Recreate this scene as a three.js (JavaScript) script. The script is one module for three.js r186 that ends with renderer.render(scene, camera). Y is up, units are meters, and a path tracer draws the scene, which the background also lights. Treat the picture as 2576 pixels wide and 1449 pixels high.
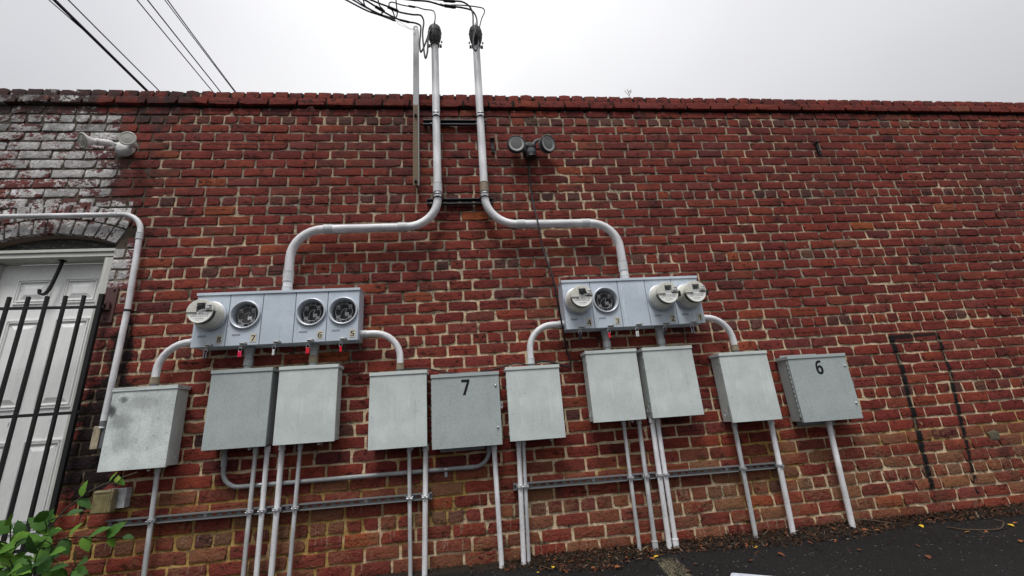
import * as THREE from 'three';
import { RoundedBoxGeometry } from 'three/addons/geometries/RoundedBoxGeometry.js';
import { mergeGeometries } from 'three/addons/utils/BufferGeometryUtils.js';
import { FontLoader } from 'three/addons/loaders/FontLoader.js';
import { TextGeometry } from 'three/addons/geometries/TextGeometry.js';

// ------------------------------------------------------------------ camera, sky, sun, exposure
const scene = new THREE.Scene();
const camera = new THREE.PerspectiveCamera(67.63, 16 / 9, 0.05, 400);
camera.position.set(0, 0.7555, 2.8208);
camera.rotation.set(0.307739, -0.117763, -0.072833, 'YXZ');
scene.add(camera);

const renderer = new THREE.WebGLRenderer({ antialias: true });
renderer.toneMapping = THREE.LinearToneMapping;
renderer.toneMappingExposure = 1.75;
renderer.shadowMap.enabled = true;

function rng(seed) {
  let a = seed >>> 0;
  return () => { a = (a + 0x6D2B79F5) >>> 0; let t = a; t = Math.imul(t ^ (t >>> 15), t | 1); t ^= t + Math.imul(t ^ (t >>> 7), t | 61); return ((t ^ (t >>> 14)) >>> 0) / 4294967296; };
}
const sm = (a, b, x) => { const t = Math.min(1, Math.max(0, (x - a) / (b - a))); return t * t * (3 - 2 * t); };
const mix = (a, b, t) => a + (b - a) * t;
const clamp = (x, a = 0, b = 1) => Math.min(b, Math.max(a, x));

// tileable value noise, N x N, several octaves, normalised to 0..1
function noiseTile(N, cells, octaves, seed, gain = 0.5) {
  const out = new Float32Array(N * N), R = rng(seed);
  let amp = 1, lo = 1e9, hi = -1e9;
  for (let o = 0; o < octaves; o++, cells *= 2, amp *= gain) {
    const c = Math.min(cells, N), g = new Float32Array(c * c).map(() => R());
    for (let y = 0; y < N; y++) {
      const fy = y * c / N, y0 = Math.floor(fy), ty = fy - y0, sy = ty * ty * (3 - 2 * ty), r0 = (y0 % c) * c, r1 = ((y0 + 1) % c) * c;
      for (let x = 0; x < N; x++) {
        const fx = x * c / N, x0 = Math.floor(fx), tx = fx - x0, sx = tx * tx * (3 - 2 * tx), a = x0 % c, b = (x0 + 1) % c;
        const u = g[r0 + a] + (g[r0 + b] - g[r0 + a]) * sx, v = g[r1 + a] + (g[r1 + b] - g[r1 + a]) * sx;
        out[y * N + x] += amp * (u + (v - u) * sy);
      }
    }
  }
  for (const v of out) { if (v < lo) lo = v; if (v > hi) hi = v; }
  for (let i = 0; i < out.length; i++) out[i] = (out[i] - lo) / (hi - lo);
  return out;
}
const N_FINE = noiseTile(512, 64, 4, 11, 0.7), N_MID = noiseTile(512, 16, 5, 12, 0.6), N_BIG = noiseTile(512, 4, 6, 13, 0.55), N_GRIT = noiseTile(512, 256, 2, 14, 0.8);
const at = (n, x, y) => n[((y & 511) << 9) | (x & 511)];
const atm = (n, X, Y, tile) => at(n, Math.floor(X / tile * 512) + 51200, Math.floor(Y / tile * 512) + 51200);   // metres

const S8 = new Uint8Array(4097);
for (let i = 0; i <= 4096; i++) { const c = i / 4096; S8[i] = Math.round(255 * (c <= 0.0031308 ? 12.92 * c : 1.055 * c ** (1 / 2.4) - 0.055)); }
const srgb = (c) => S8[c <= 0 ? 0 : c >= 1 ? 4096 : Math.round(c * 4096)];
function tex(data, w, h, color = true, repeat = true) {
  const t = new THREE.DataTexture(data, w, h);
  t.colorSpace = color ? THREE.SRGBColorSpace : THREE.NoColorSpace;
  t.magFilter = THREE.LinearFilter; t.minFilter = THREE.LinearFilter;
  t.wrapS = t.wrapT = repeat ? THREE.RepeatWrapping : THREE.ClampToEdgeWrapping;
  t.needsUpdate = true;
  return t;
}

// overcast sky: brighter overhead, soft uneven cloud
{
  const W = 512, H = 256, d = new Float32Array(W * H * 4);
  for (let j = 0; j < H; j++) {
    const el = ((j + 0.5) / H - 0.5) * Math.PI;
    for (let i = 0; i < W; i++) {
      const az = ((i + 0.5) / W - 0.5) * 2 * Math.PI, x = Math.cos(el) * Math.cos(az), z = Math.cos(el) * Math.sin(az), y = Math.sin(el);
      const f = (a, b, c) => Math.sin(a * x + 1.3 * Math.sin(b * y + 0.7) + 0.4) * Math.cos(c * z + 0.9 * y + 1.1 * x);
      let cl = 0.5 + 0.5 * (0.3 * f(2.3, 2.1, 1.7) + 0.2 * f(6.1, 5.2, 4.3) + 0.1 * f(13.7, 11.1, 9.2) + 0.55 * Math.cos(3 * (az + Math.PI / 2) + 0.25));
      const px = x / (Math.abs(y) + 0.25), pz = z / (Math.abs(y) + 0.25);
      cl = clamp(mix(cl, 0.5 + 1.15 * (atm(N_BIG, px, pz, 10) - 0.5), 0.55), 0, 1.1);
      const grad = y > 0 ? (1 + 2 * y) / 3 : 0.33;
      let L = 0.72 * grad * (0.52 + 0.64 * cl);
      let r = L * mix(0.95, 1, cl), g = L * mix(0.957, 1, cl), b = L * mix(1.04, 1.0, cl);
      if (y < -0.02) { r = 0.1; g = 0.1; b = 0.1; }
      const k = (j * W + i) * 4; d[k] = r; d[k + 1] = g; d[k + 2] = b; d[k + 3] = 1;
    }
  }
  const t = new THREE.DataTexture(d, W, H, THREE.RGBAFormat, THREE.FloatType);
  t.mapping = THREE.EquirectangularReflectionMapping; t.magFilter = t.minFilter = THREE.LinearFilter; t.needsUpdate = true;
  scene.background = t; scene.environment = t;
}
const sun = new THREE.DirectionalLight(new THREE.Color(1, 0.985, 0.96), 1.5);
sun.position.set(-1.1, 10, 4.2); sun.target.position.set(0, 1, 0); sun.castShadow = true; sun.shadow.radius = 40;
Object.assign(sun.shadow.camera, { left: -8, right: 8, top: 8, bottom: -8, near: 0.5, far: 30 }); sun.shadow.mapSize.set(2048, 2048);
scene.add(sun, sun.target);

// ------------------------------------------------------------------ helpers
const taken = new Map();
const numbered = (n) => { const k = taken.get(n) || 0; taken.set(n, k + 1); return k ? `${n}_${String(k).padStart(3, '0')}` : n; };
function mesh(name, g, m, parent) { const o = new THREE.Mesh(g, m); o.name = name; o.castShadow = o.receiveShadow = true; parent?.add(o); return o; }
function tag(o, label, category, group, kind) {
  o.name = numbered(o.name); o.userData.label = label; if (category) o.userData.category = category;
  if (group) o.userData.group = group; if (kind) o.userData.kind = kind; scene.add(o); return o;
}
function thing(name, label, category, group, pos = [0, 0, 0]) { const g = new THREE.Group(); g.name = name; g.position.set(...pos); return tag(g, label, category, group); }
const bx = (w, h, d, x = 0, y = 0, z = 0) => new THREE.BoxGeometry(w, h, d).translate(x, y, z);
const rb = (w, h, d, x = 0, y = 0, z = 0, r = 0.003) => new RoundedBoxGeometry(w, h, d, 2, r).translate(x, y, z);
const cyl = (r0, r1, h, x = 0, y = 0, z = 0, n = 20, axis = 'y', open = false) => { const g = new THREE.CylinderGeometry(r1, r0, h, n, 1, open); if (axis === 'z') g.rotateX(Math.PI / 2); if (axis === 'x') g.rotateZ(-Math.PI / 2); return g.translate(x, y, z); };
const merge = (l) => mergeGeometries(l.map((g) => { const q = g.index ? g.toNonIndexed() : g; for (const k of Object.keys(q.attributes)) if (!['position', 'normal', 'uv'].includes(k)) q.deleteAttribute(k); return q; }));
const V = (a) => new THREE.Vector3(...a);
const std = (r, g, b, rough, o = {}) => new THREE.MeshPhysicalMaterial({ color: new THREE.Color().setRGB(r, g, b), roughness: rough, specularIntensity: 0.6, ...o });
// tube through points with filleted corners: legs of straight pipe joined by arcs of radius R
function pipePath(pts, R) {
  const path = new THREE.CurvePath(); let prev = V(pts[0]);
  for (let i = 1; i < pts.length - 1; i++) {
    const p = V(pts[i]), a = V(pts[i - 1]), b = V(pts[i + 1]), da = a.clone().sub(p).normalize(), db = b.clone().sub(p).normalize();
    const ang = da.angleTo(db), rr = Array.isArray(R) ? R[i - 1] : R, t = rr / Math.tan(ang / 2), s = p.clone().addScaledVector(da, t), e = p.clone().addScaledVector(db, t);
    path.add(new THREE.LineCurve3(prev, s));
    const c = p.clone().addScaledVector(da.clone().add(db).normalize(), rr / Math.sin(ang / 2)), n = 8; let q = s.clone();
    for (let k = 1; k <= n; k++) { const v0 = s.clone().sub(c), v1 = e.clone().sub(c), th = v0.angleTo(v1), f = k / n; const v = v0.clone().multiplyScalar(Math.sin((1 - f) * th) / Math.sin(th)).add(v1.clone().multiplyScalar(Math.sin(f * th) / Math.sin(th))).add(c); path.add(new THREE.LineCurve3(q, v)); q = v; }
    prev = e;
  }
  path.add(new THREE.LineCurve3(prev, V(pts[pts.length - 1])));
  return path;
}
// sweep a circle along the vertices of a polyline (used for all pipes)
function sweep(points, r, n = 16, capped = true) {
  const P = [], I = [], U = []; let len = 0;
  let t0 = points[1].clone().sub(points[0]).normalize(), nv = new THREE.Vector3(0, 0, 1); if (Math.abs(t0.z) > 0.9) nv.set(1, 0, 0);
  nv.sub(t0.clone().multiplyScalar(nv.dot(t0))).normalize();
  points.forEach((p, i) => {
    const a = points[Math.max(0, i - 1)], b = points[Math.min(points.length - 1, i + 1)], t = b.clone().sub(a).normalize();
    nv.sub(t.clone().multiplyScalar(nv.dot(t))).normalize(); const bv = t.clone().cross(nv); if (i) len += p.distanceTo(points[i - 1]);
    for (let k = 0; k <= n; k++) { const th = k / n * 2 * Math.PI, q = p.clone().addScaledVector(nv, Math.cos(th) * r).addScaledVector(bv, Math.sin(th) * r); P.push(q.x, q.y, q.z); U.push(k / n * 2 * Math.PI * r, len); }
  });
  const m = n + 1;
  for (let i = 0; i < points.length - 1; i++) for (let k = 0; k < n; k++) { const a = i * m + k; I.push(a, a + 1, a + m, a + 1, a + m + 1, a + m); }
  const g = new THREE.BufferGeometry(); g.setAttribute('position', new THREE.Float32BufferAttribute(P, 3)); g.setAttribute('uv', new THREE.Float32BufferAttribute(U, 2)); g.setIndex(I); g.computeVertexNormals();
  // smooth the seam
  const nn = g.attributes.normal; for (let i = 0; i < points.length; i++) { const a = i * m, b = a + n, v = new THREE.Vector3().fromBufferAttribute(nn, a).add(new THREE.Vector3().fromBufferAttribute(nn, b)).normalize(); nn.setXYZ(a, v.x, v.y, v.z); nn.setXYZ(b, v.x, v.y, v.z); }
  if (!capped) return g;
  const caps = [0, points.length - 1].map((i) => { const c = new THREE.CircleGeometry(r, n), d = points[i ? i - 1 : 1].clone().sub(points[i]).normalize().negate(); c.applyQuaternion(new THREE.Quaternion().setFromUnitVectors(new THREE.Vector3(0, 0, 1), d)); return c.translate(points[i].x, points[i].y, points[i].z); });
  return merge([g, ...caps]);
}
function pathPoints(path) { const out = [path.curves[0].v1.clone()]; for (const c of path.curves) { const L = c.getLength(); if (L < 1e-5) continue; out.push(c.v2.clone()); } return out; }
const pipe = (pts, R, r, n = 18) => sweep(pathPoints(pipePath(pts, R)), r, n);
const cable = (pts, r, seg = 60, n = 8) => sweep(new THREE.CatmullRomCurve3(pts.map(V), false, 'centripetal').getPoints(seg), r, n);

// ------------------------------------------------------------------ the brick wall
const BASE = 3.12, CH = 0.075, WX0 = -4.2, WX1 = 6.4;
const HEADER = new Set([1, 10, 17, 24, 31, 38]);
// vertical joints read off the wall course by course, in millimetres from the camera's foot; the rest of each course is filled in at the bricks' own pitch
const JOINTS = [[-2296,-2088,-1881,-1667,16,414,4105,4307,4516,4717,4926,5125],
[-2305,-2207,-2113,-2013,-1904,-1806,-1711,-1612,317,426,537,3888,3976,4080,4180,4286,4387,4483],
[-2277,-2064,-1860,-1660,-222,-10,395,1710,1825,2006,2226,2426,3843,4050,4249,4450,4660,4866,5080],
[-2173,-1961,-1756,-118,89,295,1513,1718,1918,3766,3966,4174,4378,4580,4790,4997],
[-2250,-2044,-1839,-1650,-222,-19,299,3882,4099,4307,4501,4737,4943],
[-2165,-1964,-1751,-125,82,282,3783,3976,4176,4385,4601,4792],
[-2283,-2078,-1869,-1657,-217,-9,405,3707,3919,4112,4308,4528,4734,4942],
[-2143,-1939,-1732,-91,119,328,3783,3995,4194,4406,4604,4815],
[-2231,-2030,-1822,-1627,-402,5,415,1660,1868,2057,2262,2478,2682,3702,3901,4108,4312,4519,4712],
[-2145,-1960,-1758,-1542,-315,-104,102,318,1564,1776,1977,2187,2386,2595,3606,3808,4018,4220,4419,4621,4814],
[-2235,-2139,-2039,-1937,-1836,-1744,-1645,-1541,-413,-311,-109,-4,97,305,400,1410,1517,1618,1727,1822,1925,2022,2120,2225,3626,3729,3825,3929,4034,4129,4224,4326,4412,4509,4618,4705],
[-2170,-1952,-1745,-1536,-319,-109,98,305,1544,1745,1957,2164,2340,3574,3779,3986,4186,4393,4603],
[-2058,-1851,-1643,-408,1,408,1424,1636,1825,2043,2243,2446,3490,3682,3887,4085,4295,4497,4718],
[-1944,-1738,-1532,-164,42,249,1503,1715,1923,2128,2342,3590,3805,4010,4234,4430,4641],
[-2077,-1871,-1662,-233,-26,175,375,1424,1620,1833,2048,2246,2454,3483,3678,3886,4086,4294,4500],
[-327,-124,73,278,490,1321,1527,1744,1956,2152,2364,3598,3809,4002,4208,4411,4617],
[-240,-30,187,392,1436,1650,1853,2059,2269,3480,3683,3893,4102,4297,4506],
[-1803,-1701,-1595,-1496,-1397,-1291,-390,-290,-188,-90,10,113,214,308,402,1334,1429,1531,1647,1758,1863,1968,2068,3392,3495,3598,3702,3811,3916,4012,4119,4211,4324,4422,4527],
[-1655,-1448,-1238,-420,-210,-8,193,396,1377,1581,1794,1997,2202,3470,3675,3879,4090,4293,4505],
[-305,-102,62,259,473,1713,1933,2143,2329,3345,3562,3762,3970,4176,4385],
[-407,-208,-2,200,404,1838,2045,2256,3264,3472,3667,3868,4076,4277],
[-313,-111,97,303,1751,1962,2176,2374,3398,3607,3805,4017,4216],
[-408,-203,2,208,416,3287,3504,3710,3914,4115,4310],
[-328,-119,85,297,3179,3382,3582,3793,4006,4213],
[-372,-271,-165,-61,42,143,240,344,3211,3317,3415,3508,3603,3702,3798,3875,3976,4074,4177,4275],
[-322,-119,81,284,3168,3375,3585,3793,3994,4204],
[-219,-13,186,392,3274,3474,3684,3883,4084],
[3169,3374,3581,3782,3986],
[3096,3279,3479,3696,3898,4097],
[3180,3389,3584,3788,4003],
[3064,3259,3461,3675,3873],
[3031,3127,3224,3321,3424,3523,3618,3718,3921,4018],
[3089,3281,3485,3697,3898],
[-912,-700,2965,3158,3364,3559,3766],
[-1045,-842,-626,-428,-213,-14,193,3055,3253,3454,3658,3861],
[-707,-490,-293,-93,108,2957,3148,3360,3552,3761],
[-638,-242,-41,2813,3016,3215,3422,3645,3831],
[-917,-726,-514,-105,100,2924,3128,3332,3531,3732],
[-916,-820,-718,-624,-529,-429,-238,-143,-43,58,250,344,2800,2890,2985,3076,3177,3286,3380,3483,3595,3673],
[-923,-727,-523,-323,-120,85,2909,3099,3316,3508,3706],
[-811,-606,-410,-215,-5,195,2783,2981,3183,3392,3583],
[-666,-457,-254,-53,2734,2930,3129,3353,3546]];
const OPEN_L = -3.05, OPEN_R = -2.25, ARC_X = -2.65, ARC_Y = 1.117, ARC_R = 1.028, RING = 0.104;
const soffit = (x) => ARC_Y + Math.sqrt(Math.max(0, ARC_R ** 2 - (x - ARC_X) ** 2));
const extrados = (x) => (Math.abs(x - ARC_X) > 0.5 ? 0 : ARC_Y + Math.sqrt((ARC_R + 2 * RING + 0.012) ** 2 - (x - ARC_X) ** 2));

const R1 = rng(2024), bricks = [];
function courseJoints(k, pitch, anchors) {
  const a = [...anchors]; if (!a.length) a.push(R1() * pitch);
  while (a[0] > WX0) a.unshift(a[0] - pitch * (0.985 + 0.03 * R1()));
  while (a[a.length - 1] < WX1) a.push(a[a.length - 1] + pitch * (0.985 + 0.03 * R1()));
  const out = [a[0]];
  for (let i = 1; i < a.length; i++) {
    const gap = a[i] - a[i - 1], n = Math.max(1, Math.round(gap / pitch));
    for (let q = 1; q < n; q++) out.push(a[i - 1] + gap * q / n + (R1() - 0.5) * 0.008);
    out.push(a[i]);
  }
  return out;
}
function addCourse(k, yc, hh, joints, kind, z) {
  for (let i = 1; i < joints.length; i++) {
    let x0 = joints[i - 1] + 0.0055 + R1() * 0.003, x1 = joints[i] - 0.0055 - R1() * 0.003; const dy = (R1() - 0.5) * 0.003, dh = (R1() - 0.5) * 0.004;
    const list = [];
    if (yc < 2.45 && x1 > OPEN_L - 0.25 && x0 < OPEN_R + 0.25) {       // cut against the arch ring and the door opening
      let half = 0.4;
      if (yc > 2.03) { const rr = ARC_R + 2 * RING + 0.012, dd = yc + hh - ARC_Y; half = dd < rr ? Math.sqrt(rr * rr - dd * dd) : -1; half = Math.min(half, 0.47); }
      const l = ARC_X - half, r = ARC_X + half;
      if (half < 0) list.push([x0, x1]); else { if (x0 < l) list.push([x0, Math.min(x1, l)]); if (x1 > r) list.push([Math.max(x0, r), x1]); }
    } else list.push([x0, x1]);
    for (const [a, b] of list) if (b - a > 0.035) bricks.push({ k, kind, x0: a, x1: b, y0: yc + dy - hh - dh / 2, y1: yc + dy + hh + dh / 2, z: z + (R1() - 0.5) * 0.005, seed: bricks.length + 1 });
  }
}
for (let k = 0; k < 43; k++) {
  const h = HEADER.has(k), pitch = h ? 0.1005 : 0.2058;
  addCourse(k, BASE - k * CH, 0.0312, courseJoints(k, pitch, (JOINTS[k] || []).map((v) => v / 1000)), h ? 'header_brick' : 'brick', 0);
}
addCourse(-1, BASE + 0.076, 0.031, courseJoints(-1, 0.2085, [-0.155, 0.052, 0.252, 0.449]), 'corbel_brick', 0.024);
addCourse(-2, BASE + 0.148, 0.032, courseJoints(-2, 0.1055, [-0.117, -0.012, 0.19, 0.3]), 'coping_brick', 0.002);
for (let ring = 0; ring < 2; ring++) {                                // two rings of rowlocks over the door
  const r0 = ARC_R + ring * (RING + 0.006) + 0.003, n = ring ? 12 : 11, half = 0.405;
  for (let i = 0; i < n; i++) { const a0 = mix(-half, half, i / n) + 0.006, a1 = mix(-half, half, (i + 1) / n) - 0.006; bricks.push({ k: 12, kind: 'arch_brick', arc: [a0, a1, r0, r0 + RING - 0.004], x0: ARC_X + Math.sin(a0) * r0 - 0.03, x1: ARC_X + Math.sin(a1) * r0 + 0.03, y0: ARC_Y + Math.cos(Math.max(Math.abs(a0), Math.abs(a1))) * r0, y1: ARC_Y + r0 + RING, z: 0.001, seed: 9000 + ring * 50 + i }); }
}

// colour of the brick faces: fired clay, then what lies on it (old whitewash, soot, spray paint, grime, lime runs, moss, painted corbel shade)
const PX = 0.002, SEGN = 3, SEGW = (WX1 - WX0) / SEGN, TW = 1900, TH = 1680, MARG = (TW * PX - SEGW) / 2;
const segX0 = (s) => WX0 + s * SEGW - MARG;
const clays = [[0.135, 0.024, 0.0175], [0.122, 0.0215, 0.0165], [0.15, 0.0275, 0.0175], [0.11, 0.019, 0.0155], [0.128, 0.025, 0.02], [0.165, 0.035, 0.0185], [0.19, 0.044, 0.0185], [0.08, 0.018, 0.017], [0.1, 0.023, 0.0195], [0.135, 0.032, 0.0255]];
const clayP = [0.27, 0.46, 0.68, 0.78, 0.9, 0.935, 0.945, 0.955, 0.975, 1];
const headerClay = [[0.1, 0.027, 0.022], [0.075, 0.026, 0.023], [0.115, 0.023, 0.018], [0.07, 0.027, 0.023], [0.13, 0.027, 0.018], [0.09, 0.037, 0.03]];
function distSeg(x, y, a, b) { const dx = b[0] - a[0], dy = b[1] - a[1], t = clamp(((x - a[0]) * dx + (y - a[1]) * dy) / (dx * dx + dy * dy)); return Math.hypot(x - a[0] - dx * t, y - a[1] - dy * t); }
const sprayL = [[3.09, 1.172], [3.092, 0.938], [3.048, 0.509], [3.017, 0.17]], sprayR = [[3.472, 1.18], [3.468, 0.916], [3.394, 0.485], [3.334, 0.12]];
function spray(X, Y) {       // sprayed black outline: opacity of the paint
  if (X < 2.95 || X > 3.55 || Y > 1.23 || Y < 0.1) return 0;
  let d = 9, d2 = distSeg(X, Y, [3.09, 1.172], [3.472, 1.18]);
  for (let i = 0; i < 3; i++) d = Math.min(d, distSeg(X, Y, sprayL[i], sprayL[i + 1]), distSeg(X, Y, sprayR[i], sprayR[i + 1]) + 0.005);
  const n = atm(N_FINE, X, Y, 0.35) - 0.5, m = atm(N_MID, X, Y, 0.9);
  const a = sm(0.026, 0.013, d + n * 0.014 + (m - 0.5) * 0.012), b = sm(0.02, 0.009, d2 + n * 0.006 + (m - 0.5) * 0.006) * 0.9;
  return Math.max(a, b) * (Y < 0.3 ? sm(0.35, 0.6, m + Y * 0.9) : 1);
}
function soot(X, Y) {        // black scorch and spray beside the door
  if (X > -1.9 || X < -2.3 || Y > 1.75 || Y < 0.35) return 0;
  const n = atm(N_MID, X, Y, 0.7), c = -2.08 - 0.035 * sm(1.2, 0.8, Y), w = mix(0.06, 0.15, sm(1.3, 1.0, Y)) * sm(0.42, 0.66, Y) * sm(1.62, 1.4, Y);
  return sm(1.3, 0.75, Math.abs(X - c) / (w + 1e-4) + (n - 0.5) * 1.5 + (atm(N_FINE, X, Y, 0.3) - 0.5) * 0.5);
}
function whitewash(X, Y) {   // share of the face that still carries white paint
  if (X > -2.02) return 0;
  const edge = -2.24 + 0.3 * (atm(N_BIG, X, Y, 1.3) - 0.5) - (Y > 3.1 ? 0.25 : 0);
  let c = sm(edge + 0.09, edge - 0.16, X) * mix(0.52, 0.6, sm(2.35, 2.65, Y)); if (Y > 2.0 && Y < 2.38 && X < -2.2) c = Math.max(c, 0.58);
  c = Math.max(c, 0.66 * sm(-2.0, -2.2, X) * sm(2.2, 2.02, Y) * sm(1.45, 1.9, Y), 0.36 * sm(-2.03, -2.24, X) * sm(0.9, 1.6, Y) * sm(2.2, 2.0, Y));
    if (Y > 3.09) c *= Y > 3.23 ? 0.45 : 0.66;
  return c;
}
const brickMaps = [];
{
  for (let s = 0; s < SEGN; s++) {
    const data = new Uint8Array(TW * TH * 4).fill(255), X0 = segX0(s);
    for (const b of bricks) {
      const cx = (b.x0 + b.x1) / 2; if (Math.min(SEGN - 1, Math.max(0, Math.floor((cx - WX0) / SEGW))) !== s) continue;
      b.seg = s;
      const R = rng(b.seed * 7919), hd = b.kind === 'header_brick' || b.kind === 'arch_brick'; let q = R(), ci = 0; while (clayP[ci] < q) ci++;
      let col = hd ? (R() < 0.38 ? headerClay[Math.floor(R() * 6)] : clays[ci]) : clays[ci];
      const v = 1.34 + 0.26 * R(); col = col.map((c) => c * v);
      const ox = Math.floor(R() * 512), oy = Math.floor(R() * 512), scorch = R() < 0.1 ? 0.3 + 0.5 * R() : 0, scx = mix(b.x0, b.x1, R()), paintBias = (R() - 0.5) * 0.5, paintTone = R(), crack = R() < 0.22 ? mix(b.y0, b.y1, 0.25 + 0.5 * R()) : -1;
      const runs = b.k >= 36 ? Array.from({ length: R() < 0.28 ? 1 + Math.floor(R() * 4) : 0 }, () => [mix(b.x0, b.x1, R()), 0.0018 + 0.0025 * R(), mix(b.y0, b.y1, R() * 0.5), R()]) : R() < 0.05 ? [[mix(b.x0, b.x1, R()), 0.003, mix(b.y0, b.y1, 0.3 + 0.3 * R()), 0.5]] : [];
      const dusty = b.k >= 35 ? (R() < 0.7 ? 0.35 + 0.6 * R() : 0.15) : R() < 0.07 ? 0.35 * R() : 0;
      const i0 = Math.max(0, Math.floor((b.x0 - 0.008 - X0) / PX)), i1 = Math.min(TW - 1, Math.ceil((b.x1 + 0.008 - X0) / PX)), j0 = Math.max(0, Math.floor((b.y0 - 0.008) / PX) + 15), j1 = Math.min(TH - 1, Math.ceil((b.y1 + 0.008) / PX) + 15);
      for (let j = j0; j <= j1; j++) {
        const Y = (j - 15 + 0.5) * PX;
        for (let i = i0; i <= i1; i++) {
          const X = X0 + (i + 0.5) * PX;
          const f = at(N_FINE, i + ox, j * 2 + oy), m = at(N_MID, i * 2 + ox, j * 3 + oy), g = at(N_GRIT, i + ox, j + oy), big = at(N_BIG, i + oy, j + ox);
          let k = 0.7 + 0.38 * m + 0.3 * (f - 0.5) + 0.3 * (g - 0.5);
          let r = col[0] * k, gg = col[1] * k, bb = col[2] * k;
          const o = sm(0.62, 0.8, big) * 0.35; r *= 1 + o * 0.5; gg *= 1 + o * 0.9; bb *= 1 + o * 0.2;             // paler fired patches
          if (scorch) { const t = sm(0.09, 0.02, Math.abs(X - scx) + (m - 0.5) * 0.07) * scorch; r *= 1 - 0.6 * t; gg *= 1 - 0.45 * t; bb *= 1 - 0.35 * t; }
          const pit = sm(0.28, 0.19, m) * 0.65; r *= 1 - pit; gg *= 1 - pit; bb *= 1 - pit;                            // pits and iron spots
          if (crack > 0) { const t = sm(0.0042, 0.0012, Math.abs(Y - crack + (f - 0.5) * 0.012)) * 0.7; r *= 1 - t; gg *= 1 - t; bb *= 1 - t; }
          if (dusty) { const t = dusty * sm(0.3, 0.6, f * 0.6 + big * 0.5); r = mix(r, 0.22, t * 0.85); gg = mix(gg, 0.122, t * 0.85); bb = mix(bb, 0.062, t * 0.85); }
          for (const [rx, rw, ry, on] of runs) { const t = sm(rw, rw * 0.35, Math.abs(X - rx + (m - 0.5) * 0.012)) * sm(ry - 0.004, ry + 0.01, Y + (f - 0.5) * 0.02) * sm(0.3, 0.55, f + on * 0.2); r = mix(r, 0.36, t * 0.55); gg = mix(gg, 0.27, t * 0.55); bb = mix(bb, 0.2, t * 0.55); }
          if (b.k <= 0) {                                                                                          // black algae on the head of the wall, plus painted shade under the corbel
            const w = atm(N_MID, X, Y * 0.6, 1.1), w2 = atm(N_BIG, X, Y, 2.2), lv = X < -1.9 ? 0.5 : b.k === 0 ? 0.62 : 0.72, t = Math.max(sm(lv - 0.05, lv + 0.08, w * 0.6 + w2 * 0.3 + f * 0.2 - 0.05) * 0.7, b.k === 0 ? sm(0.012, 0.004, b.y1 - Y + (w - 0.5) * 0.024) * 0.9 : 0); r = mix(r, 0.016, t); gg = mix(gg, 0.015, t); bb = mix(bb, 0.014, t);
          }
          if (b.k < 22) { const t = sm(0.5, 0.66, atm(N_BIG, X + 0.75, Y + 0.2, 3.4) * 0.55 + atm(N_MID, X, Y, 0.9) * 0.3 + f * 0.22) * (0.22 + 0.3 * g) * (b.k < 12 ? 1 : 0.4); r = mix(r, 0.05, t); gg = mix(gg, 0.026, t); bb = mix(bb, 0.025, t); }   // grimy patches
          const cov = whitewash(X, Y);
          if (cov > 0.02) {
            const film = sm(0.0, 0.5, cov) * 0.35; r = mix(r, 0.11, film); gg = mix(gg, 0.08, film); bb = mix(bb, 0.085, film);
            const n = 0.5 * at(N_MID, i + ox, Math.floor(j * 1.5) + oy) + 0.3 * atm(N_FINE, X, Y, 0.4) + 0.2 * at(N_MID, i * 3 + oy, j * 4 + ox) - paintBias * 0.5 + 0.02, t = sm(cov + 0.022, cov - 0.022, n) * (0.82 + 0.18 * f), dirt = 0.3 + 0.62 * at(N_MID, i * 2 + oy, j * 2 + ox) + 0.35 * atm(N_FINE, X + 0.1, Y, 0.5) * g;
            const cr = sm(0.022, 0.006, Math.abs(at(N_MID, i * 2 + oy, j * 2 + ox) - 0.52)) * 0.7;
            const w = (1 - cr) * clamp(dirt, 0.3, 1.05) * (0.62 + 0.34 * paintTone); r = mix(r, 0.93 * w, t); gg = mix(gg, 0.92 * w, t); bb = mix(bb, 0.9 * w, t);
          }
          if (X < -1.85 && Y > 2.6) { const t = sm(0.5, 0.72, atm(N_MID, X + 0.3, Y, 1.0) * 0.6 + f * 0.25 + 0.5 * sm(2.75, 3.15, Y) * atm(N_BIG, X, Y, 1.6)) * 0.52; r = mix(r, 0.03, t); gg = mix(gg, 0.03, t); bb = mix(bb, 0.028, t); }
          if (cov > 0 || X < -1.9) { const t = soot(X, Y) * 0.95; if (t > 0) { r = mix(r, 0.007, t); gg = mix(gg, 0.007, t); bb = mix(bb, 0.008, t); } }
          const sp = spray(X, Y); if (sp > 0) { r = mix(r, 0.008, sp); gg = mix(gg, 0.008, sp); bb = mix(bb, 0.009, sp); }
          if (b.k > 36 && X < 3.6) { const t = sm(0.62, 0.72, atm(N_MID, X + 3, Y, 1.0)) * sm(0.35, 0.6, f) * 0.4; r = mix(r, 0.19, t); gg = mix(gg, 0.11, t); bb = mix(bb, 0.055, t); }
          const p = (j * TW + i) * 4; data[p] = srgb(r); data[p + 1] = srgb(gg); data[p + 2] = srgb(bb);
        }
      }
    }
    brickMaps.push(tex(data, TW, TH, true, false));
  }
}
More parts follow.
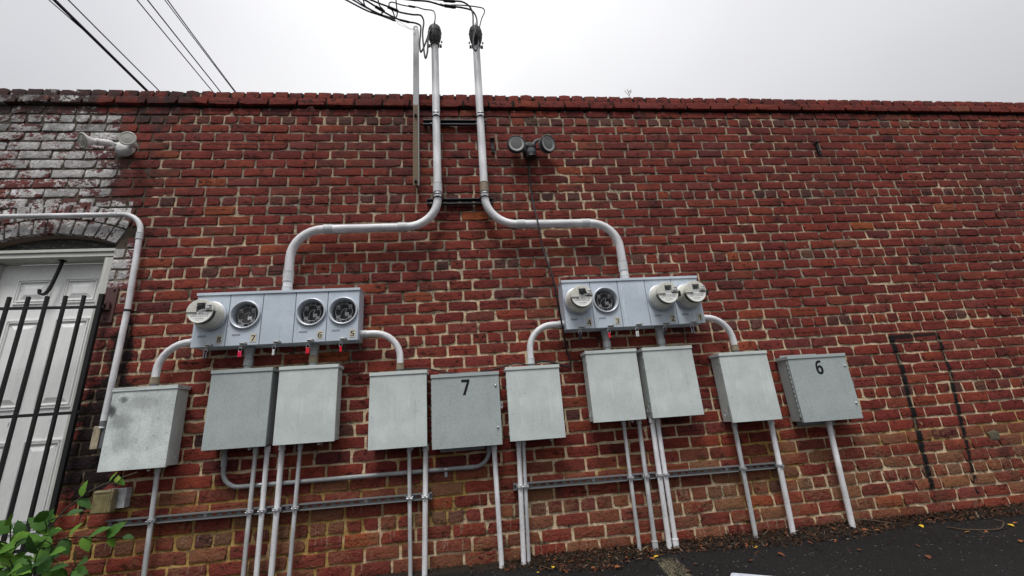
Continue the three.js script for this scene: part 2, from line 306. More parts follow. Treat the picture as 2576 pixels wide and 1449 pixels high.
// fine relief tile
function reliefTile(fn, N = 512) { const d = new Uint8Array(N * N * 4); for (let j = 0; j < N; j++) for (let i = 0; i < N; i++) { const v = clamp(fn(i, j)) * 255, p = (j * N + i) * 4; d[p] = d[p + 1] = d[p + 2] = v; d[p + 3] = 255; } return tex(d, N, N, false); }
const brickRelief = reliefTile((i, j) => 0.35 * at(N_FINE, i, j) + 0.35 * at(N_MID, i * 2, j * 3) + 0.2 * at(N_GRIT, i, j) + (at(N_MID, i * 3 + 90, j * 3) < 0.27 ? -0.25 : 0.1));
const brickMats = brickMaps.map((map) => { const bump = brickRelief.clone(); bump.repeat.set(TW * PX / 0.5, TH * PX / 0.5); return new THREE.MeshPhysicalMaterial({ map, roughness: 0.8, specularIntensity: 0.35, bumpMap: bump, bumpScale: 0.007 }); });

function brickGeo(b) {
  const R = rng(b.seed * 131 + 7), w = b.x1 - b.x0, n = w > 0.14 ? 3 : 2, P = [], jag = b.kind === 'coping_brick' ? 0.003 : 0.0022;
  const j = (a = jag) => (R() - 0.5) * 2 * a, chip = () => (R() < 0.16 ? 0.005 + 0.012 * R() : 0.0005 + 0.002 * R());
  let outline = [];
  if (b.arc) {
    const [a0, a1, r0, r1] = b.arc, pt = (a, r) => [ARC_X + Math.sin(a) * r + j(), ARC_Y + Math.cos(a) * r + j()];
    outline = [pt(a0, r0), pt((a0 + a1) / 2, r0), pt(a1, r0), pt(a1, mix(r0, r1, 0.5)), pt(a1, r1), pt((a0 + a1) / 2, r1), pt(a0, r1), pt(a0, mix(r0, r1, 0.5))];
  } else {
    const c = [chip(), chip(), chip(), chip()];
    for (let i = 0; i <= n; i++) { const e = i === 0 || i === n; outline.push([mix(b.x0, b.x1, i / n) + (i === 0 ? c[0] * 0.6 : i === n ? -c[1] * 0.6 : j(0.012)), b.y0 + (i === 0 ? c[0] * 0.5 : i === n ? c[1] * 0.5 : j() + (R() < 0.12 ? 0.005 : 0))]); }
    outline.push([b.x1 + j(0.0018), (b.y0 + b.y1) / 2 + j(0.008)]);
    for (let i = n; i >= 0; i--) outline.push([mix(b.x0, b.x1, i / n) + (i === 0 ? c[2] * 0.6 : i === n ? -c[3] * 0.6 : j(0.012)), b.y1 - (i === 0 ? c[2] * 0.5 : i === n ? c[3] * 0.5 : j() + (R() < 0.1 ? 0.005 : 0)) + (b.kind === 'coping_brick' ? (i === 0 || i === n ? -0.003 * R() : j(0.004)) : 0)]);
    outline.push([b.x0 + j(0.0018), (b.y0 + b.y1) / 2 + j(0.008)]);
  }
  const m = outline.length, cx = outline.reduce((s, p) => s + p[0], 0) / m, cy = outline.reduce((s, p) => s + p[1], 0) / m, back = b.arc ? -0.1 : b.kind === 'corbel_brick' || b.kind === 'coping_brick' ? -0.07 : -0.03;
  const tx = j(0.012), ty = j(0.02);
  P.push(cx, cy, b.z + R() * 0.001);
  for (const [x, y] of outline) { const k = 0.0018, dx = x - cx, dy = y - cy, l = Math.hypot(dx, dy); P.push(x - Math.sign(dx) * Math.min(Math.abs(dx), k), y - Math.sign(dy) * Math.min(Math.abs(dy), k), b.z + dx * tx + dy * ty + j(0.0008)); }
  for (const [x, y] of outline) P.push(x, y, b.z - 0.0032);
  for (const [x, y] of outline) P.push(x, y, back);
  const I = [];
  for (let i = 0; i < m; i++) { const q = (i + 1) % m, a = 1 + i, c = 1 + q; I.push(0, a, c, a + m, c, a, a + m, c + m, c, a + 2 * m, c + m, a + m, a + 2 * m, c + 2 * m, c + m); }
  const X0 = segX0(b.seg), U = []; for (let i = 0; i < P.length; i += 3) U.push((P[i] - X0) / (TW * PX), (P[i + 1] + 15 * PX) / (TH * PX));
  const g = new THREE.BufferGeometry(); g.setAttribute('position', new THREE.Float32BufferAttribute(P, 3)); g.setAttribute('uv', new THREE.Float32BufferAttribute(U, 2)); g.setIndex(I); g.computeVertexNormals();
  return g;
}
const building = thing('brick_building', 'long red brick building wall with an old whitewashed corner around its door', 'building');
{
  camera.updateMatrixWorld(true); camera.updateProjectionMatrix();
  const area = (b) => { const p = [[b.x0, b.y0], [b.x1, b.y0], [b.x1, b.y1], [b.x0, b.y1]].map(([x, y]) => new THREE.Vector3(x, y, 0).project(camera)); if (p.some((v) => Math.abs(v.x) > 1 || Math.abs(v.y) > 1)) return 0; let s = 0; for (let i = 0; i < 4; i++) { const a = p[i], c = p[(i + 1) % 4]; s += a.x * c.y - c.x * a.y; } return Math.abs(s); };
  // places covered by cabinets and meter banks do not count as seen
  const hid = [[-1.98, 0.67, 0.34, 0.45], [-1.47, 0.74, 0.34, 0.44], [-1.1, 0.74, 0.34, 0.44], [-0.58, 0.67, 0.34, 0.44], [-0.21, 0.65, 0.43, 0.43], [0.24, 0.66, 0.34, 0.44], [0.76, 0.73, 0.34, 0.44], [1.14, 0.73, 0.34, 0.44], [1.65, 0.67, 0.34, 0.44], [2.14, 0.64, 0.42, 0.43], [-1.61, 1.33, 0.96, 0.33], [0.65, 1.33, 0.96, 0.33]];
  for (const b of bricks) { const cx = (b.x0 + b.x1) / 2, cy = (b.y0 + b.y1) / 2; b.area = hid.some(([x, y, w, h]) => cx > x && cx < x + w && cy > y && cy < y + h) ? 0 : area(b); }
  const rest = [[], [], []], most = { brick: 300, header_brick: 160, corbel_brick: 60, coping_brick: 110, arch_brick: 60 };
  for (const kind of Object.keys(most)) {
    const l = bricks.filter((b) => b.kind === kind).sort((a, b) => b.area - a.area);
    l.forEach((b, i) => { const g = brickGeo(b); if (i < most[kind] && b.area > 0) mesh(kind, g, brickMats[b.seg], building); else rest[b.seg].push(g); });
  }
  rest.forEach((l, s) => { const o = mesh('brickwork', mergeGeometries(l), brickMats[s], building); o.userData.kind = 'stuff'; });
}
// mortar: one uneven sheet set a little behind the brick faces, with the opening left out
{
  const st = 0.0125, nx = Math.ceil((WX1 - WX0) / st), ny = Math.ceil(3.325 / st), P = new Float32Array((nx + 1) * (ny + 1) * 3), U = new Float32Array((nx + 1) * (ny + 1) * 2), I = [];
  for (let j = 0; j <= ny; j++) for (let i = 0; i <= nx; i++) {
    const x = WX0 + i * st, y = -0.03 + j * st, q = j * (nx + 1) + i, f = atm(N_FINE, x, y, 1.6), m = atm(N_MID, x, y, 2.4), bg = atm(N_BIG, x, y, 3);
    let z = -0.0075 + (f - 0.5) * 0.011 + (m - 0.5) * 0.008;
    if (y > BASE + 0.026 && y < BASE + 0.05) z -= 0.02;                 // raked-out joint under the corbel
    if (y > BASE + 0.112 && y < BASE + 0.122) z += 0.016;
    if (y > BASE + 0.05 && y < BASE + 0.112) z += 0.012;
    if (y < 0.28) z -= 0.01 * sm(0.55, 0.75, bg);
    P.set([x, Math.min(y, 3.292), z], q * 3); U.set([(x - WX0) / (WX1 - WX0), (y + 0.03) / 3.32], q * 2);
  }
  for (let j = 0; j < ny; j++) for (let i = 0; i < nx; i++) { const x = WX0 + (i + 0.5) * st, y = -0.03 + (j + 0.5) * st; if (x > OPEN_L - 0.006 && x < OPEN_R + 0.006 && y < soffit(x) + 0.004) continue; const a = j * (nx + 1) + i; I.push(a, a + 1, a + nx + 1, a + 1, a + nx + 2, a + nx + 1); }
  const g = new THREE.BufferGeometry(); g.setAttribute('position', new THREE.BufferAttribute(P, 3)); g.setAttribute('uv', new THREE.BufferAttribute(U, 2)); g.setIndex(I); g.computeVertexNormals();
  const W = 2048, H = 660, d = new Uint8Array(W * H * 4);
  for (let j = 0; j < H; j++) for (let i = 0; i < W; i++) {
    const X = WX0 + (i + 0.5) / W * (WX1 - WX0), Y = -0.03 + (j + 0.5) / H * 3.32, f = atm(N_FINE, X, Y, 0.8), m = atm(N_MID, X, Y, 1.3), b = atm(N_BIG, X, Y, 3.3), b2 = atm(N_BIG, X + 1.7, Y + 0.4, 2.1), gr = at(N_GRIT, i, j);
    const dirty = sm(0.34, 0.62, b * 0.55 + m * 0.35 + (Y - 1.7) * 0.12), k = 0.7 + 0.5 * f + 0.2 * (gr - 0.5);
    let r = mix(0.7, 0.34, dirty) * k, gg = mix(0.55, 0.285, dirty) * k, bb = mix(0.365, 0.22, dirty) * k;
    const och = sm(0.5, 0.72, b2 * 0.6 + m * 0.35 + mix(0.16, -0.34, sm(0.4, 0.9, Y)) + 0.26 * sm(0.62, 0.42, Y) * sm(-0.3, -0.8, X)); r = mix(r, 0.48 * k, och); gg = mix(gg, 0.31 * k, och); bb = mix(bb, 0.1 * k, och);   // ochre iron and lichen staining
    const moss = sm(0.7, 0.78, m * 0.6 + b * 0.3 + f * 0.2 + (Y > 3.05 ? 0.12 : 0) + (Y < 0.4 ? 0.04 : 0)); r = mix(r, 0.06, moss * 0.8); gg = mix(gg, 0.06, moss * 0.8); bb = mix(bb, 0.025, moss * 0.8);
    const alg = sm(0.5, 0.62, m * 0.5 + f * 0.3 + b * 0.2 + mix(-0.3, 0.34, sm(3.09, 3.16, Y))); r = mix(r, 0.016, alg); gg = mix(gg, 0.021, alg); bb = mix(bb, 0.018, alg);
    if (X < -2.1) { const t = sm(0.1, 0.35, m + (-2.15 - X) * 0.8) * 0.95 * sm(1.7, 2.1, Y); r = mix(r, 0.085 * k, t); gg = mix(gg, 0.068 * k, t); bb = mix(bb, 0.054 * k, t); }
    const gap = sm(0.55, 0.63, f * 0.55 + m * 0.45 + (gr - 0.5) * 0.1) * 0.65; r = mix(r, 0.085, gap); gg = mix(gg, 0.07, gap); bb = mix(bb, 0.055, gap);   // weathered-out, dirt filled stretches
    const s = Math.max(soot(X, Y) * 0.8, spray(X, Y) * 0.75); r = mix(r, 0.01, s); gg = mix(gg, 0.01, s); bb = mix(bb, 0.01, s);
    const p = (j * W + i) * 4; d[p] = srgb(r); d[p + 1] = srgb(gg); d[p + 2] = srgb(bb); d[p + 3] = 255;
  }
  const bump = reliefTile((i, j) => 0.5 * at(N_GRIT, i, j) + 0.5 * at(N_FINE, i, j)); bump.repeat.set((WX1 - WX0) / 0.25, 3.32 / 0.25);
  mesh('mortar', g, new THREE.MeshPhysicalMaterial({ map: tex(d, W, H, true, false), roughness: 0.95, specularIntensity: 0.3, bumpMap: bump, bumpScale: 0.004 }), building);
  // the body of the wall behind the facing bricks, pierced by the arched doorway
  const s = new THREE.Shape(); s.moveTo(WX0, -0.3); s.lineTo(OPEN_L, -0.3); s.lineTo(OPEN_L, soffit(OPEN_L));
  for (let i = 1; i <= 16; i++) { const x = mix(OPEN_L, OPEN_R, i / 16); s.lineTo(x, soffit(x)); }
  s.lineTo(OPEN_R, -0.3); s.lineTo(WX1, -0.3); s.lineTo(WX1, 3.288); s.lineTo(WX0, 3.288); s.closePath();
  mesh('wall_core', new THREE.ExtrudeGeometry(s, { depth: 0.26, bevelEnabled: false }).translate(0, 0, -0.29), std(0.22, 0.16, 0.13, 0.95), building);
}

// ------------------------------------------------------------------ metal and plastic finishes
function finish(seed, { specks = 0, streaks = 0, grain = 0.1, blot = 0.08, lift = 0, extra } = {}, W = 512, H = 512) {
  const R = rng(seed), d = new Uint8Array(W * H * 4), v = new Float32Array(W * H), ox = Math.floor(R() * 512), oy = Math.floor(R() * 512);
  for (let j = 0; j < H; j++) for (let i = 0; i < W; i++) v[j * W + i] = 0.92 + lift + blot * 2 * (at(N_BIG, i + ox, j + oy) - 0.5) + grain * (at(N_GRIT, i + oy, j + ox) - 0.5) + grain * (at(N_FINE, i + ox, j) - 0.5);
  for (let s = 0; s < streaks; s++) { const x = R() * W, w = 2 + R() * 9, y0 = R() * H * 0.6, y1 = y0 + R() * H * 0.6, k = (R() < 0.4 ? -0.06 : 0.06) * R(); for (let j = Math.floor(y0); j < Math.min(H, y1); j++) for (let i = Math.floor(x - w); i < x + w; i++) { if (i < 0 || i >= W) continue; const n = at(N_MID, i + ox, j + oy); v[(H - 1 - j) * W + i] += k * sm(w, w * 0.3, Math.abs(i - x + (n - 0.5) * 6)) * sm(0.3, 0.55, n); } }
  for (let s = 0; s < specks; s++) { const x = R() * W, y = R() * H, r = 0.8 + R() * R() * 4.2, k = 0.1 + 0.35 * R(); for (let j = Math.floor(y - r - 1); j <= y + r + 1; j++) for (let i = Math.floor(x - r - 1); i <= x + r + 1; i++) { if (i < 0 || j < 0 || i >= W || j >= H) continue; v[j * W + i] -= k * sm(r, r * 0.4, Math.hypot(i - x, (j - y) * 0.8)); } }
  for (let p = 0; p < W * H; p++) { let c = v[p]; if (extra) c *= 1 - extra((p % W) / W, Math.floor(p / W) / H); const b = srgb(clamp(c * c * c)); d[p * 4] = d[p * 4 + 1] = d[p * 4 + 2] = Math.round(255 * clamp(c)); d[p * 4 + 3] = 255; }
  return tex(d, W, H);
}
const blotch = (u, v, cx, cy, rx, ry, k) => k * sm(1.2, 0.25, Math.hypot((u - cx) / rx, (v - cy) / ry) + (at(N_MID, Math.floor(u * 300) + 77, Math.floor(v * 300) + 9) - 0.5) * 1.1 + (at(N_GRIT, Math.floor(u * 512), Math.floor(v * 512)) - 0.5) * 0.5);
const F_BOX = [0, 1, 2].map((i) => finish(300 + i, { specks: 60, streaks: 14, grain: 0.07, blot: 0.05 }));
const F_BANK = [0, 1].map((i) => finish(320 + i, { specks: 80, streaks: 30, grain: 0.05, blot: 0.04 }));
const F_PLAIN = finish(340, { specks: 24, streaks: 4, grain: 0.14, blot: 0.03 });
const F_PIPE = finish(350, { specks: 60, streaks: 30, grain: 0.14, blot: 0.12 }); 
const F_SOOT = finish(360, { specks: 220, streaks: 16, grain: 0.16, blot: 0.1, extra: (u, v) => Math.max(blotch(u, v, 0.2, 0.88, 0.1, 0.05, 0.42), blotch(u, v, 0.01, 0.77, 0.11, 0.12, 0.6), blotch(u, v, 0.2, 0.6, 0.18, 0.12, 0.2), blotch(u, v, 0.45, 0.82, 0.35, 0.1, 0.12), blotch(u, v, 0.28, 0.36, 0.2, 0.14, 0.14)) });
const metal = (c, map, rough = 0.5, o = {}) => new THREE.MeshStandardMaterial({ color: new THREE.Color().setRGB(...c), map, roughness: rough, metalness: 0, ...o });
const pipeTex = (rx = 1, ry = 1) => { const t = F_PIPE.clone(); t.repeat.set(rx, ry); return t; };
const M = {
  box: F_BOX.map((f) => metal([0.68, 0.745, 0.72], f, 0.48)), boxSoot: metal([0.7, 0.76, 0.74], F_SOOT, 0.55), boxPlain: metal([0.46, 0.515, 0.51], F_PLAIN, 0.42), boxDark: metal([0.36, 0.4, 0.39], F_PLAIN, 0.45),
  bank: F_BANK.map((f) => metal([0.63, 0.71, 0.8], f, 0.42)),
  pvcWhite: metal([0.86, 0.86, 0.88], pipeTex(4, 1.7), 0.45), pvcGrey: metal([0.56, 0.57, 0.58], pipeTex(3, 1.3), 0.5), pvcDark: metal([0.36, 0.375, 0.38], pipeTex(3, 1.5), 0.5),
  emt: metal([0.66, 0.67, 0.68], pipeTex(5, 2), 0.42, { metalness: 0.2 }), coup: metal([0.7, 0.72, 0.73], F_PLAIN, 0.5), tan: metal([0.3, 0.235, 0.16], F_PLAIN, 0.6), hub: metal([0.2, 0.21, 0.22], F_PLAIN, 0.5, { metalness: 0.4 }),
  zinc: new THREE.MeshStandardMaterial({ color: new THREE.Color().setRGB(0.55, 0.56, 0.58), roughness: 0.35, metalness: 0.85 }), strut: metal([0.26, 0.265, 0.27], F_PLAIN, 0.5, { metalness: 0.3 }), strutDark: metal([0.05, 0.052, 0.058], F_PLAIN, 0.45, { metalness: 0.3 }),
  iron: std(0.012, 0.012, 0.013, 0.55), black: std(0.012, 0.012, 0.014, 0.5), rubber: std(0.016, 0.016, 0.018, 0.6), cable: std(0.045, 0.045, 0.05, 0.55), rust: metal([0.11, 0.05, 0.045], F_PLAIN, 0.8), rustBar: metal([0.17, 0.115, 0.06], F_PIPE, 0.75),
  doorWhite: metal([0.92, 0.93, 0.91], finish(380, { specks: 60, streaks: 20, grain: 0.05, blot: 0.03, lift: 0.05 }), 0.55), trim: metal([0.7, 0.7, 0.65], finish(381, { specks: 120, streaks: 30, grain: 0.1, blot: 0.1 }), 0.65),
  meter: metal([0.78, 0.77, 0.68], F_PLAIN, 0.4), meterRing: metal([0.66, 0.7, 0.76], F_PLAIN, 0.35, { metalness: 0.3 }),
  dark: std(0.01, 0.01, 0.011, 0.7), darker: std(0.008, 0.008, 0.009, 0.7), brass: std(0.4, 0.4, 0.38, 0.35, { metalness: 0.8 }), jaw: std(0.3, 0.3, 0.3, 0.4, { metalness: 0.5 }),
  glass: new THREE.MeshPhysicalMaterial({ color: 0xffffff, transmission: 1, thickness: 0, roughness: 0.04, ior: 1.45, specularIntensity: 0.45 }),
};
const put = (g, x, y, z) => g.translate(x, y, z);

// ------------------------------------------------------------------ doorway
{
  const D = -0.125, door = mesh('door', rb(0.672, 2.03, 0.04, -2.651, 0.965, D - 0.02, 0.002), M.doorWhite, building);
  door.userData.label = 'white six panel door with raised mouldings';
  const fr = [[-2.871, -2.67], [-2.592, -2.391]], rows = [[1.872, 1.712], [1.6, 0.99 + 0.06], [0.86, 0.375]];
  for (const [x0, x1] of fr) for (const [y1, y0] of rows) {
    const g = [], a = 0.014; // stepped moulding round a raised field
    for (const [e, zz, t] of [[0, 0.004, 0.007], [0.014, 0.0055, 0.005]]) g.push(bx(x1 - x0 - 2 * e, t, 0.009, (x0 + x1) / 2, y1 - e, D + zz), bx(x1 - x0 - 2 * e, t, 0.009, (x0 + x1) / 2, y0 + e, D + zz), bx(t, y1 - y0 - 2 * e - t, 0.009, x0 + e, (y0 + y1) / 2, D + zz - 0.0002), bx(t, y1 - y0 - 2 * e - t, 0.009, x1 - e, (y0 + y1) / 2, D + zz - 0.0002));
    const w = x1 - x0 - 0.06, h = y1 - y0 - 0.06, f = new THREE.BufferGeometry(), cx = (x0 + x1) / 2, cy = (y0 + y1) / 2, q = (sx, sy, z) => [cx + sx, cy + sy, z];
    const o = [[-w / 2, -h / 2], [w / 2, -h / 2], [w / 2, h / 2], [-w / 2, h / 2]], P = [...o.map(([x, y]) => q(x, y, D + 0.001)), ...o.map(([x, y]) => q(x - Math.sign(x) * 0.028, y - Math.sign(y) * 0.028, D + 0.011))].flat(), I = [4, 5, 6, 4, 6, 7];
    for (let i = 0; i < 4; i++) { const n = (i + 1) % 4; I.push(i, n, 4 + n, i, 4 + n, 4 + i); }
    f.setAttribute('position', new THREE.Float32BufferAttribute(P, 3)); f.setAttribute('uv', new THREE.Float32BufferAttribute([0, 0, 1, 0, 1, 1, 0, 1, 0.1, 0.1, 0.9, 0.1, 0.9, 0.9, 0.1, 0.9], 2)); f.setIndex(I);
    const nf = f.toNonIndexed(); nf.computeVertexNormals();
    mesh('door_panel', merge([...g, nf]), M.doorWhite, door);
  }
  mesh('door_jamb', rb(0.062, 2.03, 0.11, -3.019, 0.965, -0.09, 0.003), M.trim, building);
  mesh('door_jamb', rb(0.066, 2.03, 0.075, -2.2845, 0.965, -0.065, 0.003), M.trim, building);
  mesh('door_header', merge([rb(0.796, 0.03, 0.12, -2.65, 2.003, -0.085, 0.003), rb(0.796, 0.022, 0.13, -2.65, 2.0295, -0.08, 0.004)]), M.trim, building);
  const s = new THREE.Shape(); s.moveTo(OPEN_L, 2.03); s.lineTo(OPEN_R, 2.03); for (let i = 0; i <= 16; i++) { const x = mix(OPEN_R, OPEN_L, i / 16); s.lineTo(x, soffit(x) + 0.002); }
  const Wd = 512, Hd = 128, dd = new Uint8Array(Wd * Hd * 4); for (let j = 0; j < Hd; j++) for (let i = 0; i < Wd; i++) { const n = at(N_MID, i * 2, j * 7) * 0.6 + at(N_FINE, i, j * 4) * 0.4, t = sm(0.66, 0.72, n), p = (j * Wd + i) * 4, k = mix(0.035 + 0.03 * at(N_GRIT, i, j), 0.36, t); dd[p] = srgb(k); dd[p + 1] = srgb(k * 0.99); dd[p + 2] = srgb(k * 0.95); dd[p + 3] = 255; }
  const tb = tex(dd, Wd, Hd); tb.repeat.set(1.2, 6); 
  mesh('tympanum_board', new THREE.ExtrudeGeometry(s, { depth: 0.02, bevelEnabled: false }).translate(0, 0, -0.1), new THREE.MeshStandardMaterial({ map: tb, roughness: 0.8 }), building);
  // peeled specks of old paint and hinge scraps at the top corners of the door
  const hk = thing('hook_bar', 'black iron hook hanging from the head of the white door', 'hook');
  const c = new THREE.CatmullRomCurve3([[-2.605, 1.982], [-2.617, 1.9], [-2.64, 1.79], [-2.655, 1.762], [-2.676, 1.755], [-2.69, 1.766], [-2.694, 1.79]].map(([x, y]) => new THREE.Vector3(x, y, -0.075))).getPoints(30);
  const ss = new THREE.Shape(); ss.moveTo(-0.009, -0.003); ss.lineTo(0.009, -0.003); ss.lineTo(0.009, 0.003); ss.lineTo(-0.009, 0.003);
  const P = [], I = []; c.forEach((p, i) => { const t = c[Math.min(30, i + 1)].clone().sub(c[Math.max(0, i - 1)]).normalize(), n = new THREE.Vector3(-t.y, t.x, 0); for (const [a, z] of [[-0.0055, -0.009], [0.0055, -0.009], [0.0055, 0.009], [-0.0055, 0.009]]) P.push(p.x + n.x * a, p.y + n.y * a, p.z + z); if (i) for (let k = 0; k < 4; k++) { const a = (i - 1) * 4 + k, b = (i - 1) * 4 + (k + 1) % 4; I.push(a, b, a + 4, b, b + 4, a + 4); } }); I.push(0, 2, 1, 0, 3, 2); const e = c.length * 4 - 4; I.push(e, e + 1, e + 2, e, e + 2, e + 3);
  const g = new THREE.BufferGeometry(); g.setAttribute('position', new THREE.Float32BufferAttribute(P, 3)); g.setIndex(I); const ng = g.toNonIndexed(); ng.computeVertexNormals(); mesh('hook', ng, M.iron, hk);
  mesh('mount', bx(0.03, 0.006, 0.03, -2.605, 1.984, -0.075), M.iron, hk);
}
// security gate, hinged beside the door and standing a little askew
{
  const gt = thing('security_gate', 'black iron bar gate in front of the white door', 'gate', null, [-2.205, 0, 0.052]);
  gt.rotation.set(0, 0.1, 0); const sag = 0.022;
  const bar = (x, y0, y1, w = 0.0165) => mesh('bar', rb(w, y1 - y0, w, x, (y0 + y1) / 2, 0, 0.002), M.iron, gt);
  for (let i = 0; i < 9; i++) bar(-0.105 - i * 0.0935, 0.1, 1.692 - i * 0.0015, 0.0165);
  mesh('gate_stile', rb(0.024, 1.62, 0.024, -0.012, 0.89, 0, 0.002), M.iron, gt);
  for (const y of [1.618, 0.995, 0.315]) { const o = mesh('rail', rb(0.86, 0.017, 0.012, -0.42, 0, 0.0, 0.002), M.iron, gt); o.position.y = y; o.rotation.z = sag * 0.35; }
  const pl = thing('hinge_plate', 'rusty steel hinge plate bolted to the bricks at the gate', 'plate', null, [-2.203, 1.643, 0]);
  mesh('plate', rb(0.07, 0.23, 0.008, 0, 0, 0.005, 0.002), M.rust, pl);
  for (const [x, y] of [[0.015, 0.1], [-0.005, -0.085], [0.01, -0.03]]) mesh('bolt', cyl(0.009, 0.007, 0.008, x, y, 0.012, 6, 'z'), M.rust, pl);
  mesh('hinge_arm', merge([rb(0.05, 0.012, 0.02, -0.012, 0.0, 0.016, 0.002), rb(0.05, 0.012, 0.02, -0.012, -0.03, 0.016, 0.002), cyl(0.011, 0.011, 0.05, 0.008, -0.012, 0.022, 10)]), M.rust, pl);
}

// ------------------------------------------------------------------ meter banks
const font = await new FontLoader().loadAsync('fonts/droid/droid_sans_bold.typeface.json');
function numberPlate(ch, parent, x, y, z) {
  const c = document.createElement('canvas'); c.width = 64; c.height = 96; const k = c.getContext('2d'); k.fillStyle = '#c9c3b0'; k.fillRect(0, 0, 64, 96); k.fillStyle = 'rgba(60,55,45,0.35)'; const R = rng(ch.charCodeAt(0)); for (let i = 0; i < 40; i++) k.fillRect(R() * 64, R() * 96, 1 + R() * 3, 1 + R() * 2);
  k.fillStyle = '#0c0c0c'; k.font = 'bold 92px sans-serif'; k.textAlign = 'center'; k.textBaseline = 'middle'; k.fillText(ch, 32, 52);
  const t = new THREE.CanvasTexture(c); t.colorSpace = THREE.SRGBColorSpace;
  const o = mesh('number_sticker', bx(0.035, 0.05, 0.0012, x, y, z), [0, 1, 2, 3, 4, 5].map((i) => (i === 4 ? new THREE.MeshStandardMaterial({ map: t, roughness: 0.6 }) : std(0.45, 0.42, 0.35, 0.6))), parent);
  o.userData.label = `beige sticker with the black number ${ch}`;
}
const faceText = (() => {   // grey print of the nameplates, too small to read
  const c = document.createElement('canvas'); c.width = c.height = 256; const k = c.getContext('2d'); k.fillStyle = '#f0f0ec'; k.fillRect(0, 0, 256, 256); k.fillStyle = '#55585a'; const R = rng(77);
  k.font = 'bold 17px sans-serif'; k.textAlign = 'center';
  for (let r = 0; r < 3; r++) { let x = 60 - r * 14; while (x < 196 + r * 8) { const w = 5 + R() * 18; k.fillRect(x, 144 + r * 16, w, 6 + R() * 3); x += w + 5; } }
  for (let x = 78; x < 178; x += 2 + R() * 4) k.fillRect(x, 200, 1.6, 11); k.fillRect(96, 222, 64, 3);
  const t = new THREE.CanvasTexture(c); t.colorSpace = THREE.SRGBColorSpace; return t;
})();
const meterMats = { plate: new THREE.MeshStandardMaterial({ map: faceText, roughness: 0.4 }) };
const lathe = (pts, n = 40) => new THREE.LatheGeometry(pts.map(([r, h]) => new THREE.Vector2(r, h)), n).rotateX(Math.PI / 2);
function meter(label, pos, taped, seal) {
  const t = thing('electric_meter', label, 'meter', 'electric meters plugged into the meter banks', pos);
  mesh('base_ring', lathe([[0.072, 0.0], [0.09, 0.001], [0.092, 0.006], [0.0905, 0.016], [0.086, 0.02], [0.08, 0.022], [0.076, 0.02]]), M.meterRing, t);
  mesh('body', lathe([[0.082, 0.018], [0.0835, 0.024], [0.0815, 0.034], [0.078, 0.042], [0.0765, 0.06], [0.0735, 0.078], [0.0715, 0.084], [0.0695, 0.085], [0, 0.085]]), M.meter, t);
  // lower half of the face, dark block painting its shaded inside, with pale nameplate; raised hood around the display above
  const half = new THREE.Shape(); half.absarc(0, 0, 0.0635, Math.PI, 2 * Math.PI, false); half.closePath();
  const pg = new THREE.ShapeGeometry(half, 24); const uv = pg.attributes.uv, pp = pg.attributes.position; for (let i = 0; i < uv.count; i++) uv.setXY(i, pp.getX(i) / 0.13 + 0.5, pp.getY(i) / 0.13 + 0.5);
  mesh('nameplate', pg.translate(0, -0.003, 0.1135), meterMats.plate, t);
  mesh('display_pocket', bx(0.05, 0.056, 0.022, 0.0045, 0.026, 0.0965), M.coup, t);
  const hood = new THREE.Shape(); hood.absarc(0, 0, 0.07, 0.0, Math.PI, false); hood.lineTo(-0.07, -0.004); hood.lineTo(-0.021, -0.004); hood.lineTo(-0.021, 0.05); hood.lineTo(0.03, 0.05); hood.lineTo(0.03, 0.006); hood.lineTo(0.07, 0.006);
  const hg = new THREE.ExtrudeGeometry(hood, { depth: 0.033, bevelEnabled: true, bevelSize: 0.0025, bevelThickness: 0.0025, bevelSegments: 2, curveSegments: 24 });
  mesh('hood', hg.translate(0, 0, 0.086), M.meter, t);
  mesh('rim', new THREE.TorusGeometry(0.0672, 0.0034, 8, 40).translate(0, 0, 0.113), M.meter, t);
  mesh('inner_shade_block', (() => { const s = new THREE.Shape(); s.absarc(0, 0, 0.0668, Math.PI, Math.PI * 2, false); s.closePath(); return new THREE.ExtrudeGeometry(s, { depth: 0.028, bevelEnabled: false, curveSegments: 24 }).translate(0, -0.0025, 0.085); })(), M.innerShade || (M.innerShade = std(0.045, 0.045, 0.043, 0.2)), t);
  mesh('display', bx(0.036, 0.019, 0.003, 0.004, 0.03, 0.1085), std(0.055, 0.065, 0.055, 0.25), t);
  if (taped) { const o = mesh('black_tape', rb(0.044, 0.026, 0.002, 0, 0, 0, 0.0008), M.darker, t); o.position.set(0.008, 0.022, 0.1245); o.rotation.z = 0.42; }
  mesh('optical_port', merge([cyl(0.012, 0.012, 0.01, 0.044, 0.02, 0.122, 16, 'z'), cyl(0.006, 0.006, 0.012, 0.044, 0.02, 0.125, 12, 'z'), rb(0.024, 0.006, 0.012, 0.05, 0.034, 0.124, 0.002)]), M.coup, t);
  if (seal) mesh('seal_lock', merge([rb(0.018, 0.036, 0.026, 0.078, -0.006, 0.102, 0.002), bx(0.004, 0.026, 0.03, 0.0795, -0.006, 0.1035)]), M.rubber, t);
  return t;
}
